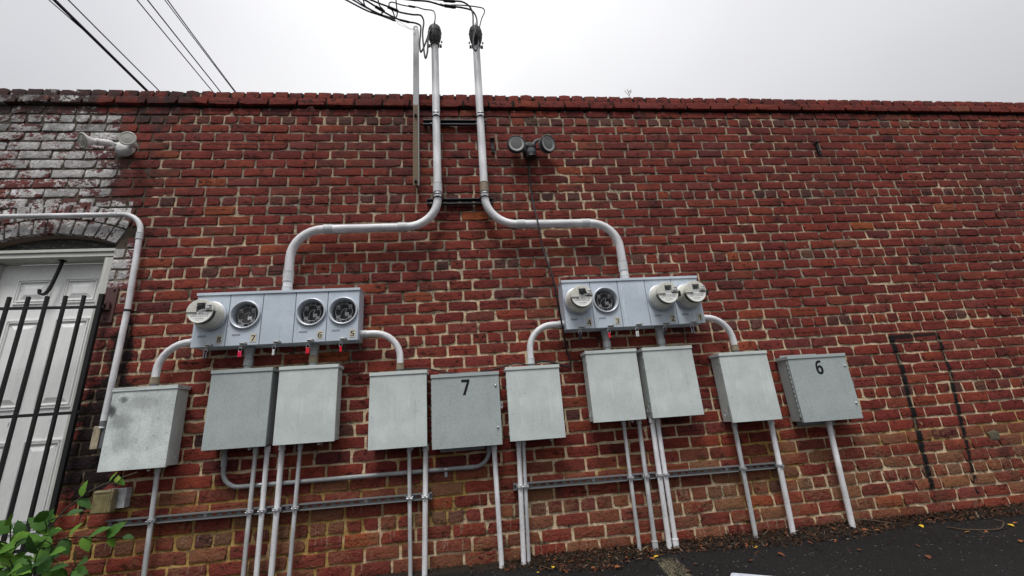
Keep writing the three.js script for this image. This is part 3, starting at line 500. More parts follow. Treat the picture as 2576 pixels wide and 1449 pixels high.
function hangTag(label, pos, mat, kind) {
  const t = thing('lock_tag', label, 'tag', 'seals hanging under the meter covers', pos);
  mesh('eyelet', new THREE.TorusGeometry(0.006, 0.0016, 6, 16).translate(0, -0.006, 0), M.zinc, t);
  mesh('shackle', new THREE.TorusGeometry(0.0125, 0.0016, 6, 20).scale(0.8, 1, 1).translate(0, -0.022, 0.001), kind === 'dark' ? M.zinc : M.zinc, t);
  const w = kind === 'thin' ? 0.013 : 0.02;
  mesh('tag_body', rb(w, 0.034, 0.008, 0, -0.05, 0.001, 0.002), mat, t);
  if (kind === 'pink') mesh('tag_print', bx(0.003, 0.018, 0.0006, 0, -0.05, 0.0054), std(0.3, 0.01, 0.05, 0.6), t);
  if (kind === 'white') mesh('tag_print', bx(0.003, 0.02, 0.0006, 0, -0.05, 0.0054), std(0.15, 0.15, 0.15, 0.6), t);
  if (kind === 'dark') { mesh('tag_edge', bx(0.004, 0.03, 0.0006, 0.007, -0.05, 0.0054), std(0.35, 0.36, 0.38, 0.4), t); mesh('tag_edge', bx(0.004, 0.03, 0.0006, -0.007, -0.05, 0.0054), std(0.35, 0.36, 0.38, 0.4), t); }
  t.rotation.z = (rng(Math.floor(pos[0] * 1000) + 5000)() - 0.5) * 0.16;
  return t;
}
const FZ = 0.14, BW = 0.958, BH = 0.335;
function meterBank(label, x, y, sideMat, cells) {
  const t = thing('meter_bank', label, 'meter bank', 'five bay meter banks', [x, y, 0]);   // origin: lower left corner on the wall
  const cw = BW / 5, m = M.bank[sideMat];
  // open tray: back, sides, bottom
  mesh('back_box', merge([bx(BW - 0.008, BH - 0.012, 0.004, BW / 2, BH / 2, 0.012), bx(0.004, BH - 0.012, 0.108, 0.004, BH / 2, 0.068), bx(0.004, BH - 0.012, 0.108, BW - 0.004, BH / 2, 0.068), bx(BW - 0.016, 0.004, 0.108, BW / 2, 0.006, 0.068), bx(BW - 0.016, 0.004, 0.108, BW / 2, BH - 0.012, 0.068)]), m, t);
  for (let i = 0; i < 4; i++) mesh('bay_divider', bx(0.003, BH - 0.03, 0.1, cw * (i + 1), BH / 2, 0.064), m, t);
  mesh('top_cap', merge([rb(BW + 0.004, 0.006, FZ - 0.004, BW / 2, BH - 0.002, FZ / 2 + 0.006, 0.0015), rb(BW + 0.005, 0.017, 0.0035, BW / 2, BH - 0.0078, FZ + 0.005, 0.0012)]), m, t);
  cells.forEach((cell, i) => {
    const cx = cw * (i + 0.5), s = new THREE.Shape(), w = cw / 2 - 0.0026, y0 = 0.002, y1 = BH - 0.012;
    s.moveTo(-w, y0); s.lineTo(w, y0); s.lineTo(w, y1); s.lineTo(-w, y1); s.closePath();
    const cyc = 0.188, hole = cell.kind !== 'blank';
    if (hole) { const h = new THREE.Path(); h.absarc(0, cyc, 0.076, 0, Math.PI * 2, true); s.holes.push(h); }
    const g = new THREE.ExtrudeGeometry(s, { depth: 0.012, bevelEnabled: true, bevelSize: 0.0008, bevelThickness: 0.0015, bevelSegments: 1, curveSegments: 32 }); { const p = g.attributes.position, u = g.attributes.uv; for (let q = 0; q < u.count; q++) u.setXY(q, (p.getX(q) / cw + 0.5 + i) * 0.4, p.getY(q) / BH); }
    const cover = mesh('cover', g.translate(cx, 0, FZ - 0.0135), M.bank[(sideMat + i) % 2], t);
    if (cell.kind === 'socket') {
      mesh('socket_ring', lathe([[0.074, -0.004], [0.0885, 0.0], [0.09, 0.006], [0.088, 0.012], [0.083, 0.0135], [0.078, 0.011], [0.0755, 0.004]]).translate(cx, cyc, FZ), M.meterRing, cover);
      mesh('cover_glass', new THREE.CircleGeometry(0.0765, 40).translate(cx, cyc, FZ + 0.004), M.glass, cover);
      mesh('socket_well', merge([cyl(0.0755, 0.0755, 0.085, cx, cyc, FZ - 0.047, 32, 'z', true), new THREE.CircleGeometry(0.0755, 32).translate(cx, cyc, FZ - 0.088)]), M.bank[1], cover);
      mesh('socket_base', merge([cyl(0.0745, 0.0745, 0.03, cx, cyc, FZ - 0.069, 32, 'z'), rb(0.05, 0.138, 0.02, cx, cyc, FZ - 0.072, 0.003), rb(0.138, 0.05, 0.02, cx, cyc, FZ - 0.0725, 0.003)]), std(0.028, 0.028, 0.029, 0.5), cover);
      mesh('inner_ring', new THREE.TorusGeometry(0.051, 0.0022, 6, 40).translate(cx, cyc, FZ - 0.02), M.jaw, cover);
      for (const [jx, jy] of [[-0.036, 0.034], [0.036, 0.034], [-0.036, -0.036], [0.036, -0.036]]) mesh('jaw', merge([bx(0.008, 0.03, 0.03, cx + jx - 0.006, cyc + jy, FZ - 0.04), bx(0.008, 0.03, 0.03, cx + jx + 0.006, cyc + jy, FZ - 0.04), bx(0.022, 0.008, 0.008, cx + jx, cyc + jy, FZ - 0.022)]), M.jaw, cover);
      mesh('bus_strip', merge([-0.015, 0.015].flatMap((o) => [bx(0.0035, 0.024, 0.004, cx + o, cyc + 0.063, FZ - 0.024), bx(0.0035, 0.024, 0.004, cx + o, cyc - 0.063, FZ - 0.024)])), M.jaw, cover);
      mesh('terminal_block', merge([rb(0.024, 0.022, 0.02, cx + 0.016, cyc - 0.016, FZ - 0.035, 0.002), rb(0.03, 0.016, 0.02, cx - 0.035, cyc - 0.052, FZ - 0.04, 0.002), cyl(0.005, 0.005, 0.004, cx + 0.016, cyc - 0.016, FZ - 0.024, 10, 'z')]), cell.pale ? M.coup : M.jaw, cover);
      if (cell.pale) mesh('insulating_disc', cyl(0.05, 0.05, 0.003, cx, cyc, FZ - 0.03, 32, 'z'), std(0.05, 0.05, 0.05, 0.5), cover);
      mesh('wire', cable([[cx - 0.03, cyc - 0.03, FZ - 0.05], [cx - 0.015, cyc + 0.01, FZ - 0.03], [cx + 0.014, cyc + 0.022, FZ - 0.028], [cx + 0.004, cyc - 0.006, FZ - 0.03], [cx + 0.012, cyc - 0.03, FZ - 0.05]], 0.0028, 24, 6), M.pvcDark, cover);
    }
    if (cell.n) numberPlate(cell.n, cover, cx + cw * 0.32, 0.043, FZ + 0.0012);
    if (cell.kind !== 'blank') mesh('faded_label', bx(0.048, 0.011, 0.0008, cx - cw * 0.2, 0.066, FZ + 0.0006), M.bankFaded || (M.bankFaded = metal([0.33, 0.37, 0.43], F_BOX[1], 0.6)), cover);
    mesh('latch', merge([rb(0.03, 0.009, 0.012, cx + 0.004, 0.012, FZ + 0.005, 0.003), cyl(0.008, 0.0075, 0.012, cx + 0.024, 0.011, FZ + 0.006, 14, 'z'), rb(0.026, 0.005, 0.014, cx - 0.004, 0.001, FZ - 0.001, 0.001), cyl(0.003, 0.003, 0.014, cx + 0.024, 0.011, FZ + 0.007, 8, 'z')]), M.brass, cover);
  });
  return t;
}
const BLx = -1.612, BLy = 1.317, BRx = 0.651, BRy = 1.317, cw5 = BW / 5;
meterBank('meter bank with one round meter and three open glass sockets', BLx, BLy, 0, [{ kind: 'meter', n: '8' }, { kind: 'socket', n: '7', pale: true }, { kind: 'blank' }, { kind: 'socket', n: '6' }, { kind: 'socket', n: '5' }]);
meterBank('meter bank with three round meters and one open glass socket', BRx, BRy, 1, [{ kind: 'meter', n: '4' }, { kind: 'socket', n: '3' }, { kind: 'blank' }, { kind: 'meter', n: '2' }, { kind: 'meter', n: '1' }]);
const mp = (bx0, by, i) => [bx0 + cw5 * (i + 0.5), by + 0.188, FZ + 0.002];
meter('cream round meter, the only one on its bank, tape on its face', mp(BLx, BLy, 0), true, false);
meter('cream round meter with black tape, beside an open glass socket near the hanging wire', mp(BRx, BRy, 0), true, false);
meter('cream round meter with black side seal, next to a blank cover', mp(BRx, BRy, 3), false, true);
meter('cream round meter with black side seal, on the end bay', mp(BRx, BRy, 4), false, true);
{
  const pink = std(0.75, 0.02, 0.09, 0.5), red = std(0.7, 0.012, 0.03, 0.5), white = std(0.6, 0.6, 0.6, 0.5), blackT = std(0.02, 0.02, 0.03, 0.45);
  const tp = (bx0, by, i) => [bx0 + cw5 * (i + 0.5) - 0.006, by - 0.001, FZ - 0.002];
  hangTag('black seal with pale edges, under the lone meter of its bank', tp(BLx, BLy, 0), blackT, 'dark');
  hangTag('wide pink tag hanging under the palest glass socket', tp(BLx, BLy, 1), pink, 'pink');
  hangTag('narrow white tag under a blank cover, above the soot free cabinets', tp(BLx, BLy, 2), white, 'thin');
  hangTag('wide red tag hanging beside the tan sleeved short pipe', tp(BLx, BLy, 3), red, 'wide');
  hangTag('narrow red tag under the end socket, beside a bent white pipe', tp(BLx, BLy, 4), red, 'thin');
  hangTag('wide black seal under the taped meter beside the hanging wire', tp(BRx, BRy, 0), blackT, 'wide');
  hangTag('narrow red tag, the only coloured one on its bank', tp(BRx, BRy, 1), red, 'thin');
  hangTag('white printed tag under the blank cover between red tag and meters', tp(BRx, BRy, 2), white, 'white');
  hangTag('narrow black seal beside a short grey pipe under a sealed meter', tp(BRx, BRy, 3), blackT, 'thin');
  hangTag('black seal with pale edges, under the end bay meter', tp(BRx, BRy, 4), blackT, 'dark');
}

// ------------------------------------------------------------------ disconnect cabinets
// hinge: side on which the door is hung; the other side carries the flange and screws
function cabinet(label, x, y, w, h, mat, hinge, big, digit) {
  const t = thing('disconnect_cabinet', label, 'cabinet', big ? 'large numbered cabinets' : 'grey disconnect cabinets', [x + w / 2, y, 0]);
  const z = 0.132, d = z - 0.022, side = mat === M.boxSoot ? M.box[0] : mat;
  mesh('body', rb(w - 0.014, h - 0.012, d, 0, h / 2, 0.012 + d / 2, 0.003), side, t);
  mesh('mount_rail', merge([rb(w * 0.7, 0.03, 0.014, 0, 0.1, 0.006, 0.001), rb(w * 0.7, 0.03, 0.014, 0, h - 0.1, 0.006, 0.001)]), M.strut, t);
  const cover = mesh('door', merge([rb(w, h - 0.016, 0.004, 0, (h - 0.016) / 2, z - 0.002, 0.0015), bx(0.002, h - 0.02, 0.014, w / 2 - 0.0016, (h - 0.016) / 2, z - 0.0105), bx(0.002, h - 0.02, 0.014, -w / 2 + 0.0016, (h - 0.016) / 2, z - 0.0105), bx(w - 0.006, 0.002, 0.012, 0, 0.0015, z - 0.0095)]), mat, t);
  const hood = mesh('rain_hood', merge([rb(w + 0.006, 0.0035, z + 0.002, 0, h - 0.002, z / 2 + 0.004, 0.0015), rb(w + 0.006, 0.02, 0.0035, 0, h - 0.0105, z + 0.0035, 0.0012), rb(0.0035, 0.021, z - 0.012, w / 2 + 0.0012, h - 0.011, z / 2 + 0.009, 0.0012), rb(0.0035, 0.021, z - 0.012, -w / 2 - 0.0012, h - 0.011, z / 2 + 0.009, 0.0012)]), mat, t);
  for (let i = 0; i < 3; i++) for (const s of [-1, 1]) if (!big || s < 0) mesh('rivet', cyl(0.003, 0.0025, 0.002, s * (w / 2 + 0.0035), h - 0.011, 0.05 + i * 0.011, 8, 'x'), side, hood);
  const hs = hinge === 'L' ? -1 : 1;
  if (big) {
    mesh('hinge', merge([cyl(0.004, 0.004, h - 0.05, hs * (w / 2 - 0.0005), h / 2 - 0.008, z - 0.02, 8)]), M.iron, t);
    for (let i = 0; i < 12; i++) mesh('hinge_knuckle', cyl(0.0048, 0.0048, (h - 0.06) / 12 - 0.008, hs * (w / 2 - 0.0005), 0.03 + (h - 0.06) * (i + 0.5) / 12, z - 0.02, 8), M.boxDark, t);
    for (const yy of [h * 0.8, h * 0.23]) mesh('screw', merge([cyl(0.0085, 0.0075, 0.003, -hs * (w / 2 - 0.022), yy, z + 0.0015, 16, 'z'), new THREE.SphereGeometry(0.0065, 12, 8, 0, Math.PI * 2, 0, Math.PI / 2).rotateX(Math.PI / 2).translate(-hs * (w / 2 - 0.022), yy, z + 0.002)]), M.zinc, cover);
    const ha = new THREE.Shape(); ha.moveTo(0, -0.02); ha.lineTo(0.012, -0.022); ha.lineTo(0.016, -0.012); ha.lineTo(0.016, 0.014); ha.lineTo(0.01, 0.022); ha.lineTo(0, 0.022); const ho = new THREE.Path(); ho.absellipse(0.009, 0.0, 0.0035, 0.011, 0, Math.PI * 2); ha.holes.push(ho);
    mesh('hasp', merge([new THREE.ExtrudeGeometry(ha, { depth: 0.004, bevelEnabled: false }).translate(-hs * w / 2 + (hs < 0 ? 0.001 : -0.017), h * 0.53, z - 0.016), rb(0.006, 0.026, 0.02, -hs * (w / 2 + 0.008), h * 0.53, z - 0.03, 0.001)]), M.zinc, t);
    mesh('mount_flange', merge([rb(w * 0.66, 0.03, 0.003, -0.03, h + 0.005, 0.01, 0.001), rb(w * 0.66, 0.03, 0.003, -0.03, -0.008, 0.01, 0.001)]), M.boxDark, t);
    const tg = new TextGeometry(digit, { font, size: 0.078, depth: 0.001, curveSegments: 10, bevelEnabled: false }); tg.computeBoundingBox(); const bb = tg.boundingBox; tg.translate(-(bb.min.x + bb.max.x) / 2, -(bb.min.y + bb.max.y) / 2, 0); tg.scale(0.05 / (bb.max.x - bb.min.x), 0.092 / (bb.max.y - bb.min.y), 1); tg.translate(0, h - 0.085, z + 0.0002);
    const dg = mesh('number', tg, std(0.006, 0.006, 0.006, 0.7), cover); dg.userData.label = `stencilled black number ${digit}`;
  } else {
    // hinges or screws on the visible flank, the knockout low on the side
    for (const s of [-1, 1]) {
      mesh('knockout', merge([new THREE.TorusGeometry(0.021, 0.0011, 6, 28).rotateY(Math.PI / 2).translate(s * (w / 2 - 0.0065), 0.055, 0.06), new THREE.TorusGeometry(0.0145, 0.0011, 6, 24).rotateY(Math.PI / 2).translate(s * (w / 2 - 0.0065), 0.055, 0.06)]), side, t);
      mesh('screw', cyl(0.0035, 0.003, 0.003, s * (w / 2 - 0.0055), h - 0.062, 0.088, 8, 'x'), M.zinc, t);
    }
    for (const yy of [h * 0.86, h * 0.72, h * 0.24, h * 0.1]) mesh('hinge_tab', merge([rb(0.003, 0.026, 0.011, hs * (w / 2 + 0.0005), yy, z - 0.014, 0.001), cyl(0.0035, 0.0035, 0.018, hs * (w / 2 + 0.001), yy, z - 0.02, 8)]), M.boxDark, t);
    mesh('hasp_loop', new THREE.TorusGeometry(0.0065, 0.002, 6, 16).translate(-hs * w * 0.24, -0.006, z - 0.012), M.zinc, t);
  }
  return t;
}
cabinet('light grey cabinet with black soot smudges, nearest the door', -1.982, 0.668, 0.336, 0.441, M.boxSoot, 'L', false);
cabinet('plain mid grey cabinet without a painted number', -1.474, 0.738, 0.336, 0.441, M.boxPlain, 'L', false);
cabinet('light grey cabinet touching the plain mid grey one', -1.099, 0.738, 0.334, 0.44, M.box[0], 'L', false);
cabinet('light grey cabinet between the riser group of four and the painted seven', -0.578, 0.673, 0.335, 0.44, M.box[1], 'L', false);
cabinet('large darker grey cabinet marked with a black seven', -0.215, 0.65, 0.41, 0.429, M.boxPlain, 'L', true, '7');
cabinet('light grey cabinet with the thin black wire on its top, beside the painted seven', 0.2415, 0.662, 0.336, 0.438, M.box[2], 'L', false);
cabinet('light grey cabinet of a touching pair, below the bank\'s open socket', 0.759, 0.733, 0.336, 0.44, M.box[0], 'L', false);
cabinet('light grey cabinet of a touching pair, below a sealed meter', 1.139, 0.734, 0.336, 0.44, M.box[1], 'L', false);
cabinet('light grey cabinet standing alone beside the painted six', 1.654, 0.672, 0.337, 0.44, M.box[2], 'L', false);
cabinet('large darker grey cabinet marked with a black six', 2.132, 0.64, 0.42, 0.425, M.boxPlain, 'L', true, '6');

// ------------------------------------------------------------------ conduits
const FITPTS = (p, q, f) => p.map((v, i) => mix(v, q[i], f));
function sleeve(p, dir, r, len) { // coupling: short wider tube with a rim
  const a = V(p), d = V(dir).normalize(), l = [0, 0.002, len - 0.002, len]; const n = a.clone().addScaledVector(d, len);
  return merge([sweep([a, n], r, 20), sweep([a.clone().addScaledVector(d, -0.001), a.clone().addScaledVector(d, 0.004)], r + 0.0012, 20), sweep([n.clone().addScaledVector(d, -0.004), n.clone().addScaledVector(d, 0.001)], r + 0.0012, 20)]);
}
function clampGeo(x, y, z, r, back) { // two-piece strut clamp round a vertical pipe
  const h = 0.016; return merge([cyl(r + 0.002, r + 0.002, h, x, y, z, 18, 'y'), rb(0.009, 0.02, 0.016, x - r - 0.004, y, z - 0.004, 0.001), rb(0.009, 0.02, 0.016, x + r + 0.004, y, z - 0.004, 0.001), bx(0.008, 0.014, Math.max(0.004, z - r - back), x, y, (z - r + back) / 2), cyl(0.0035, 0.0035, 0.03, x, y + 0.001, z + r + 0.008, 8, 'x'), rb(0.012, 0.018, 0.01, x, y, z + r + 0.006, 0.001)]);
}
// masts with their service heads
function mast(label, x, head, run, runEnd, bendsAt, groupTan) {
  const z = 0.088, r = 0.0285, t = thing('service_mast', label, 'conduit', 'service masts rising above the parapet');
  const [xs, ys, xd, yd] = run, pts = [[x, 3.71, z], [x, ys, z], [xd, ys - 0.003, z - 0.006], [xd, yd, 0.078]];
  mesh('pipe', sweep(pathPoints(pipePath(pts, [0.22, 0.2])), r, 22), M.pvcWhite, t);
  const sg = Math.sign(xd - x);
  const cp = mesh('coupling', sleeve([x, 2.362, z], [0, 1, 0], r + 0.004, 0.072), groupTan ? M.tan : M.coup, t);
  mesh('coupling', sleeve([x + sg * 0.215, ys, z - 0.001], [sg, 0, 0], r + 0.0035, 0.055), M.coup, t);
  mesh('coupling', sleeve([xd - sg * 0.26, ys - 0.002, z - 0.005], [sg, 0, 0], r + 0.0035, 0.055), M.coup, t);
  mesh('coupling', sleeve([xd, yd + 0.075, 0.078], [0, 1, 0], r + 0.0035, 0.07), M.coup, t);
  mesh('adapter', merge([cyl(0.031, 0.031, 0.035, xd, yd + 0.02, 0.078, 20), cyl(0.036, 0.036, 0.012, xd, yd + 0.006, 0.078, 8)]), M.coup, t);
  for (const yy of [3.018, 2.33]) { const c = mesh('strap', merge([cyl(r + 0.0025, r + 0.0025, 0.026, x, yy, z, 24), rb(0.016, 0.03, 0.012, x, yy, z + r + 0.007, 0.002)]), M.zinc, t); mesh('strap_bolt', merge([cyl(0.004, 0.004, 0.045, x, yy + 0.002, z + r + 0.012, 8, 'x'), new THREE.TorusGeometry(r + 0.003, 0.003, 6, 24).rotateX(Math.PI / 2).translate(x, yy - 0.015, z), bx(0.02, 0.018, z - r - 0.04, x, yy - 0.004, (z - r + 0.04) / 2)]), M.iron, c); }
  // weatherhead: hooded cap with a flat wire plate on the front underside
  const hd = thing('weatherhead', head, 'weatherhead', 'weatherheads on the service masts', [x, 3.7, z]);
  const prof = [[0.0001, 0.214], [0.018, 0.212], [0.034, 0.203], [0.046, 0.186], [0.052, 0.163], [0.054, 0.13], [0.053, 0.095], [0.047, 0.06], [0.038, 0.03], [0.0335, 0.012], [0.0335, 0.0]];
  mesh('hood', new THREE.LatheGeometry(prof.map(([a, b]) => new THREE.Vector2(a, b)), 28).scale(1, 1, 0.85), M.black, hd);
  mesh('rib', merge([rb(0.006, 0.19, 0.1, 0.0, 0.112, -0.003, 0.003), new THREE.TorusGeometry(0.054, 0.003, 6, 28).scale(1, 1, 1).rotateX(Math.PI / 2).scale(1, 1, 0.85).translate(0, 0.13, 0)]), M.black, hd);
  mesh('wire_plate', rb(0.07, 0.05, 0.006, 0, 0.042, 0.042, 0.003).rotateX(0.25), M.rubber, hd);
  mesh('collar', merge([cyl(0.036, 0.036, 0.018, 0, 0.004, 0, 20), rb(0.018, 0.022, 0.018, 0.046, -0.002, 0, 0.002), rb(0.018, 0.022, 0.018, -0.046, -0.002, 0, 0.002)]), M.black, hd);
  mesh('lug', merge([rb(0.012, 0.014, 0.012, 0.055, 0.04, 0, 0.002), rb(0.012, 0.014, 0.012, -0.055, 0.04, 0, 0.002)]), M.black, hd);
  return t;
}
mast('white service mast next to the flat bar, with pale couplings only', -0.157, 'black domed weatherhead next to the flat vertical bar', [-0.157, 2.098, -1.12, 1.655], null, null, false);
mast('white service mast with one tan coupling, nearer the dark floodlight', 0.175, 'black domed weatherhead farther from the flat vertical bar', [0.175, 2.103, 1.12, 1.655], null, null, true);

function elbow(label, pts, R, r, mat, ends, tan) {
  const t = thing('elbow_conduit', label, 'conduit', 'bent conduits between banks and cabinets');
  mesh('pipe', pipe(pts, R, r), mat, t);
  const e = pts[pts.length - 1], s = pts[0], sg = Math.sign(pts[1][0] - s[0]);
  mesh('coupling', sleeve([e[0], e[1] + 0.022, e[2]], [0, 1, 0], r + 0.003, 0.035), tan ? M.tan : M.coup, t);
  mesh('adapter', merge([cyl(r + 0.001, r + 0.001, 0.022, e[0], e[1] + 0.011, e[2], 18), cyl(r + 0.006, r + 0.006, 0.008, e[0], e[1] + 0.004, e[2], 8)]), M.hub, t);
  mesh('coupling', sleeve([s[0] + sg * 0.008, s[1], s[2]], [sg, 0, 0], r + 0.003, 0.03), M.coup, t);
  return t;
}
const eR = 0.165, er = 0.0205;
elbow('bent white pipe down to the soot smudged cabinet', [[BLx + 0.005, 1.368, 0.07], [-1.816, 1.368, 0.07], [-1.816, 1.108, 0.07]], eR, er, M.pvcWhite, 0, true);
elbow('bent white pipe from the end socket down to a light cabinet', [[BLx + BW - 0.005, 1.368, 0.07], [-0.41, 1.368, 0.07], [-0.41, 1.112, 0.07]], eR, er, M.pvcWhite, 0, true);
elbow('bent white pipe that the thin black wire crosses', [[BRx + 0.005, 1.37, 0.07], [0.413, 1.37, 0.07], [0.413, 1.098, 0.07]], eR, er, M.pvcWhite, 0, false);
elbow('bent white pipe from the end meter to the cabinet beside the painted six', [[BRx + BW - 0.005, 1.368, 0.07], [1.82, 1.368, 0.07], [1.82, 1.11, 0.07]], eR, er, M.pvcWhite, 0, true);
function nipple(label, x, y0, y1, tan) {
  const t = thing('nipple_conduit', label, 'conduit', 'short pipes between banks and cabinets', [x, y0, 0.07]);
  const h = y1 - y0; mesh('pipe', cyl(0.022, 0.022, h, 0, h / 2, 0, 20), M.pvcDark, t);
  mesh('coupling', merge([cyl(0.026, 0.026, 0.04, 0, 0.052, 0, 20), cyl(0.0275, 0.0275, 0.006, 0, 0.034, 0, 20)]), tan ? M.tan : M.pvcDark, t);
  mesh('adapter', merge([cyl(0.028, 0.028, 0.04, 0, h - 0.02, 0, 20), cyl(0.029, 0.029, 0.012, 0, 0.006, 0, 8)]), M.pvcDark, t);
}
nipple('short grey pipe beside the pink tag', -1.308, 1.176, 1.321, false);
nipple('short grey pipe with a tan sleeve', -0.931, 1.175, 1.321, true);
nipple('short grey pipe beside the narrow red tag, under the open socket', 0.929, 1.17, 1.321, false);
nipple('short grey pipe under a sealed meter', 1.307, 1.171, 1.321, false);

// slotted strut channels on the wall
function strut(label, x0, x1, y, mat, hgt, slots, tilt = 0) {
  const t = thing('strut_channel', label, 'strut', 'metal channels on the wall', [x0, y, 0]); t.rotation.z = tilt;
  const L = x1 - x0, s = new THREE.Shape(); s.moveTo(0, -hgt / 2); s.lineTo(L, -hgt / 2); s.lineTo(L, hgt / 2); s.lineTo(0, hgt / 2); s.closePath();
  if (slots) for (let x = 0.03; x < L - 0.03; x += 0.0508) { const p = new THREE.Path(), a = 0.009, b = 0.0055; p.moveTo(x - a, -b); p.absarc(x + a, 0, b, -Math.PI / 2, Math.PI / 2, false); p.absarc(x - a, 0, b, Math.PI / 2, Math.PI * 1.5, false); s.holes.push(p); }
  mesh('web', new THREE.ExtrudeGeometry(s, { depth: 0.0026, bevelEnabled: false, curveSegments: 6 }).translate(0, 0, 0.012), mat, t);
  mesh('flange', merge([bx(L, 0.0026, 0.022, L / 2, hgt / 2, 0.024), bx(L, 0.007, 0.0026, L / 2, hgt / 2 - 0.0022, 0.0362)]), mat, t);
  mesh('flange', merge([bx(L, 0.0026, 0.022, L / 2, -hgt / 2, 0.024), bx(L, 0.007, 0.0026, L / 2, -hgt / 2 + 0.0022, 0.0362)]), mat, t);
  for (let x = 0.06; x < L; x += Math.max(0.35, L / 4 - 0.001)) mesh('anchor_bolt', merge([cyl(0.011, 0.011, 0.003, x, 0, 0.0162, 14, 'z'), cyl(0.0065, 0.0065, 0.008, x, 0, 0.019, 6, 'z'), cyl(0.004, 0.004, 0.02, x, 0, 0.004, 6, 'z')]), M.zinc, t);
  return t;
}
strut('slotted metal channel low on the wall toward the door', -1.958, -0.226, 0.4, M.strut, 0.034, true, -0.002);
strut('slotted metal channel low on the wall, ending beside the painted six', 0.252, 1.99, 0.404, M.strut, 0.034, true, -0.006);
strut('dark channel just below the parapet behind both masts', -0.262, 0.222, 3.008, M.strutDark, 0.041, false);
strut('dark slotted channel halfway up behind both masts', -0.24, 0.236, 2.323, M.strutDark, 0.041, true);

function riser(label, x, top, r, mat, clampY, lean = 0, foot = false, base = 0) {
  const z = 0.0385 + r, t = thing('riser_conduit', label, 'conduit', 'vertical conduits from the ground', [x, base - 0.04, z]);
  const h = top - base + 0.045; t.rotation.z = lean;
  mesh('pipe', sweep([V([0, 0, 0]), V([0, h * 0.5, 0]), V([0, h, 0])], r, 16), mat, t);
  mesh('adapter', merge([cyl(r + 0.003, r + 0.003, 0.03, 0, h - 0.012, 0, 16), cyl(r + 0.005, r + 0.005, 0.006, 0, h - 0.027, 0, 8)]), mat, t);
  if (clampY) { const yy = clampY - base + 0.04; mesh('clamp', clampGeo(0, yy, 0, r, 0.036 - z), M.zinc, t); }
  if (foot) mesh('foot_coupling', sleeve([0, 0.02, 0], [0, 1, 0], r + 0.004, 0.07), mat, t);
  return t;
}
const lowR = 0.0125;
riser('thin grey riser under the sooty cabinet', -1.705, 0.665, 0.0125, M.emt, 0.398, 0.036);
riser('grey riser, first from the door of four together', -1.219, 0.73, 0.0115, M.emt, 0.398, 0.004);
riser('white riser, second from the door of four together', -1.151, 0.73, 0.0135, M.pvcWhite, 0.398, 0.008);
riser('bright white riser, third from the door of four together', -1.076, 0.735, 0.015, M.pvcWhite, 0.398, 0);
riser('grey riser, fourth from the door of four together', -0.986, 0.735, 0.0115, M.emt, 0.397, -0.012);
riser('thin grey riser of a pair beside the painted seven, nearer the door', -0.347, 0.672, 0.0115, M.emt, 0.396, 0.012);
riser('white riser at the end of the low channel nearest the painted seven', -0.271, 0.672, 0.015, M.pvcWhite, 0.396, -0.018);
riser('single white riser under the painted seven', 0.156, 0.648, 0.0145, M.pvcWhite, 0, 0.012);
riser('thicker white riser of the close pair just past the painted seven', 0.279, 0.66, 0.0145, M.pvcWhite, 0.404, -0.028);
riser('thinner grey riser of the close pair just past the painted seven', 0.309, 0.66, 0.011, M.emt, 0.404, -0.03);
riser('thin grey riser, first of four past the close pair', 0.962, 0.732, 0.0115, M.emt, 0.4, -0.016);
riser('grey riser with a foot coupling, second of four past the close pair', 1.058, 0.732, 0.0135, M.emt, 0.4, -0.02, true);
riser('white riser without foot coupling, third of four past the close pair', 1.142, 0.733, 0.0155, M.pvcWhite, 0.399, -0.024);
riser('white riser with a foot coupling, fourth of four past the close pair', 1.184, 0.733, 0.0145, M.pvcWhite, 0.399, -0.016, true);
riser('grey riser under the lone light cabinet beside the painted six', 1.689, 0.67, 0.0135, M.pvcGrey, 0.396, -0.026);
riser('white riser at the channel end beside the painted six', 1.929, 0.67, 0.0165, M.pvcWhite, 0.394, -0.044);
riser('single white riser under the painted six', 2.327, 0.638, 0.017, M.pvcWhite, 0, -0.055);
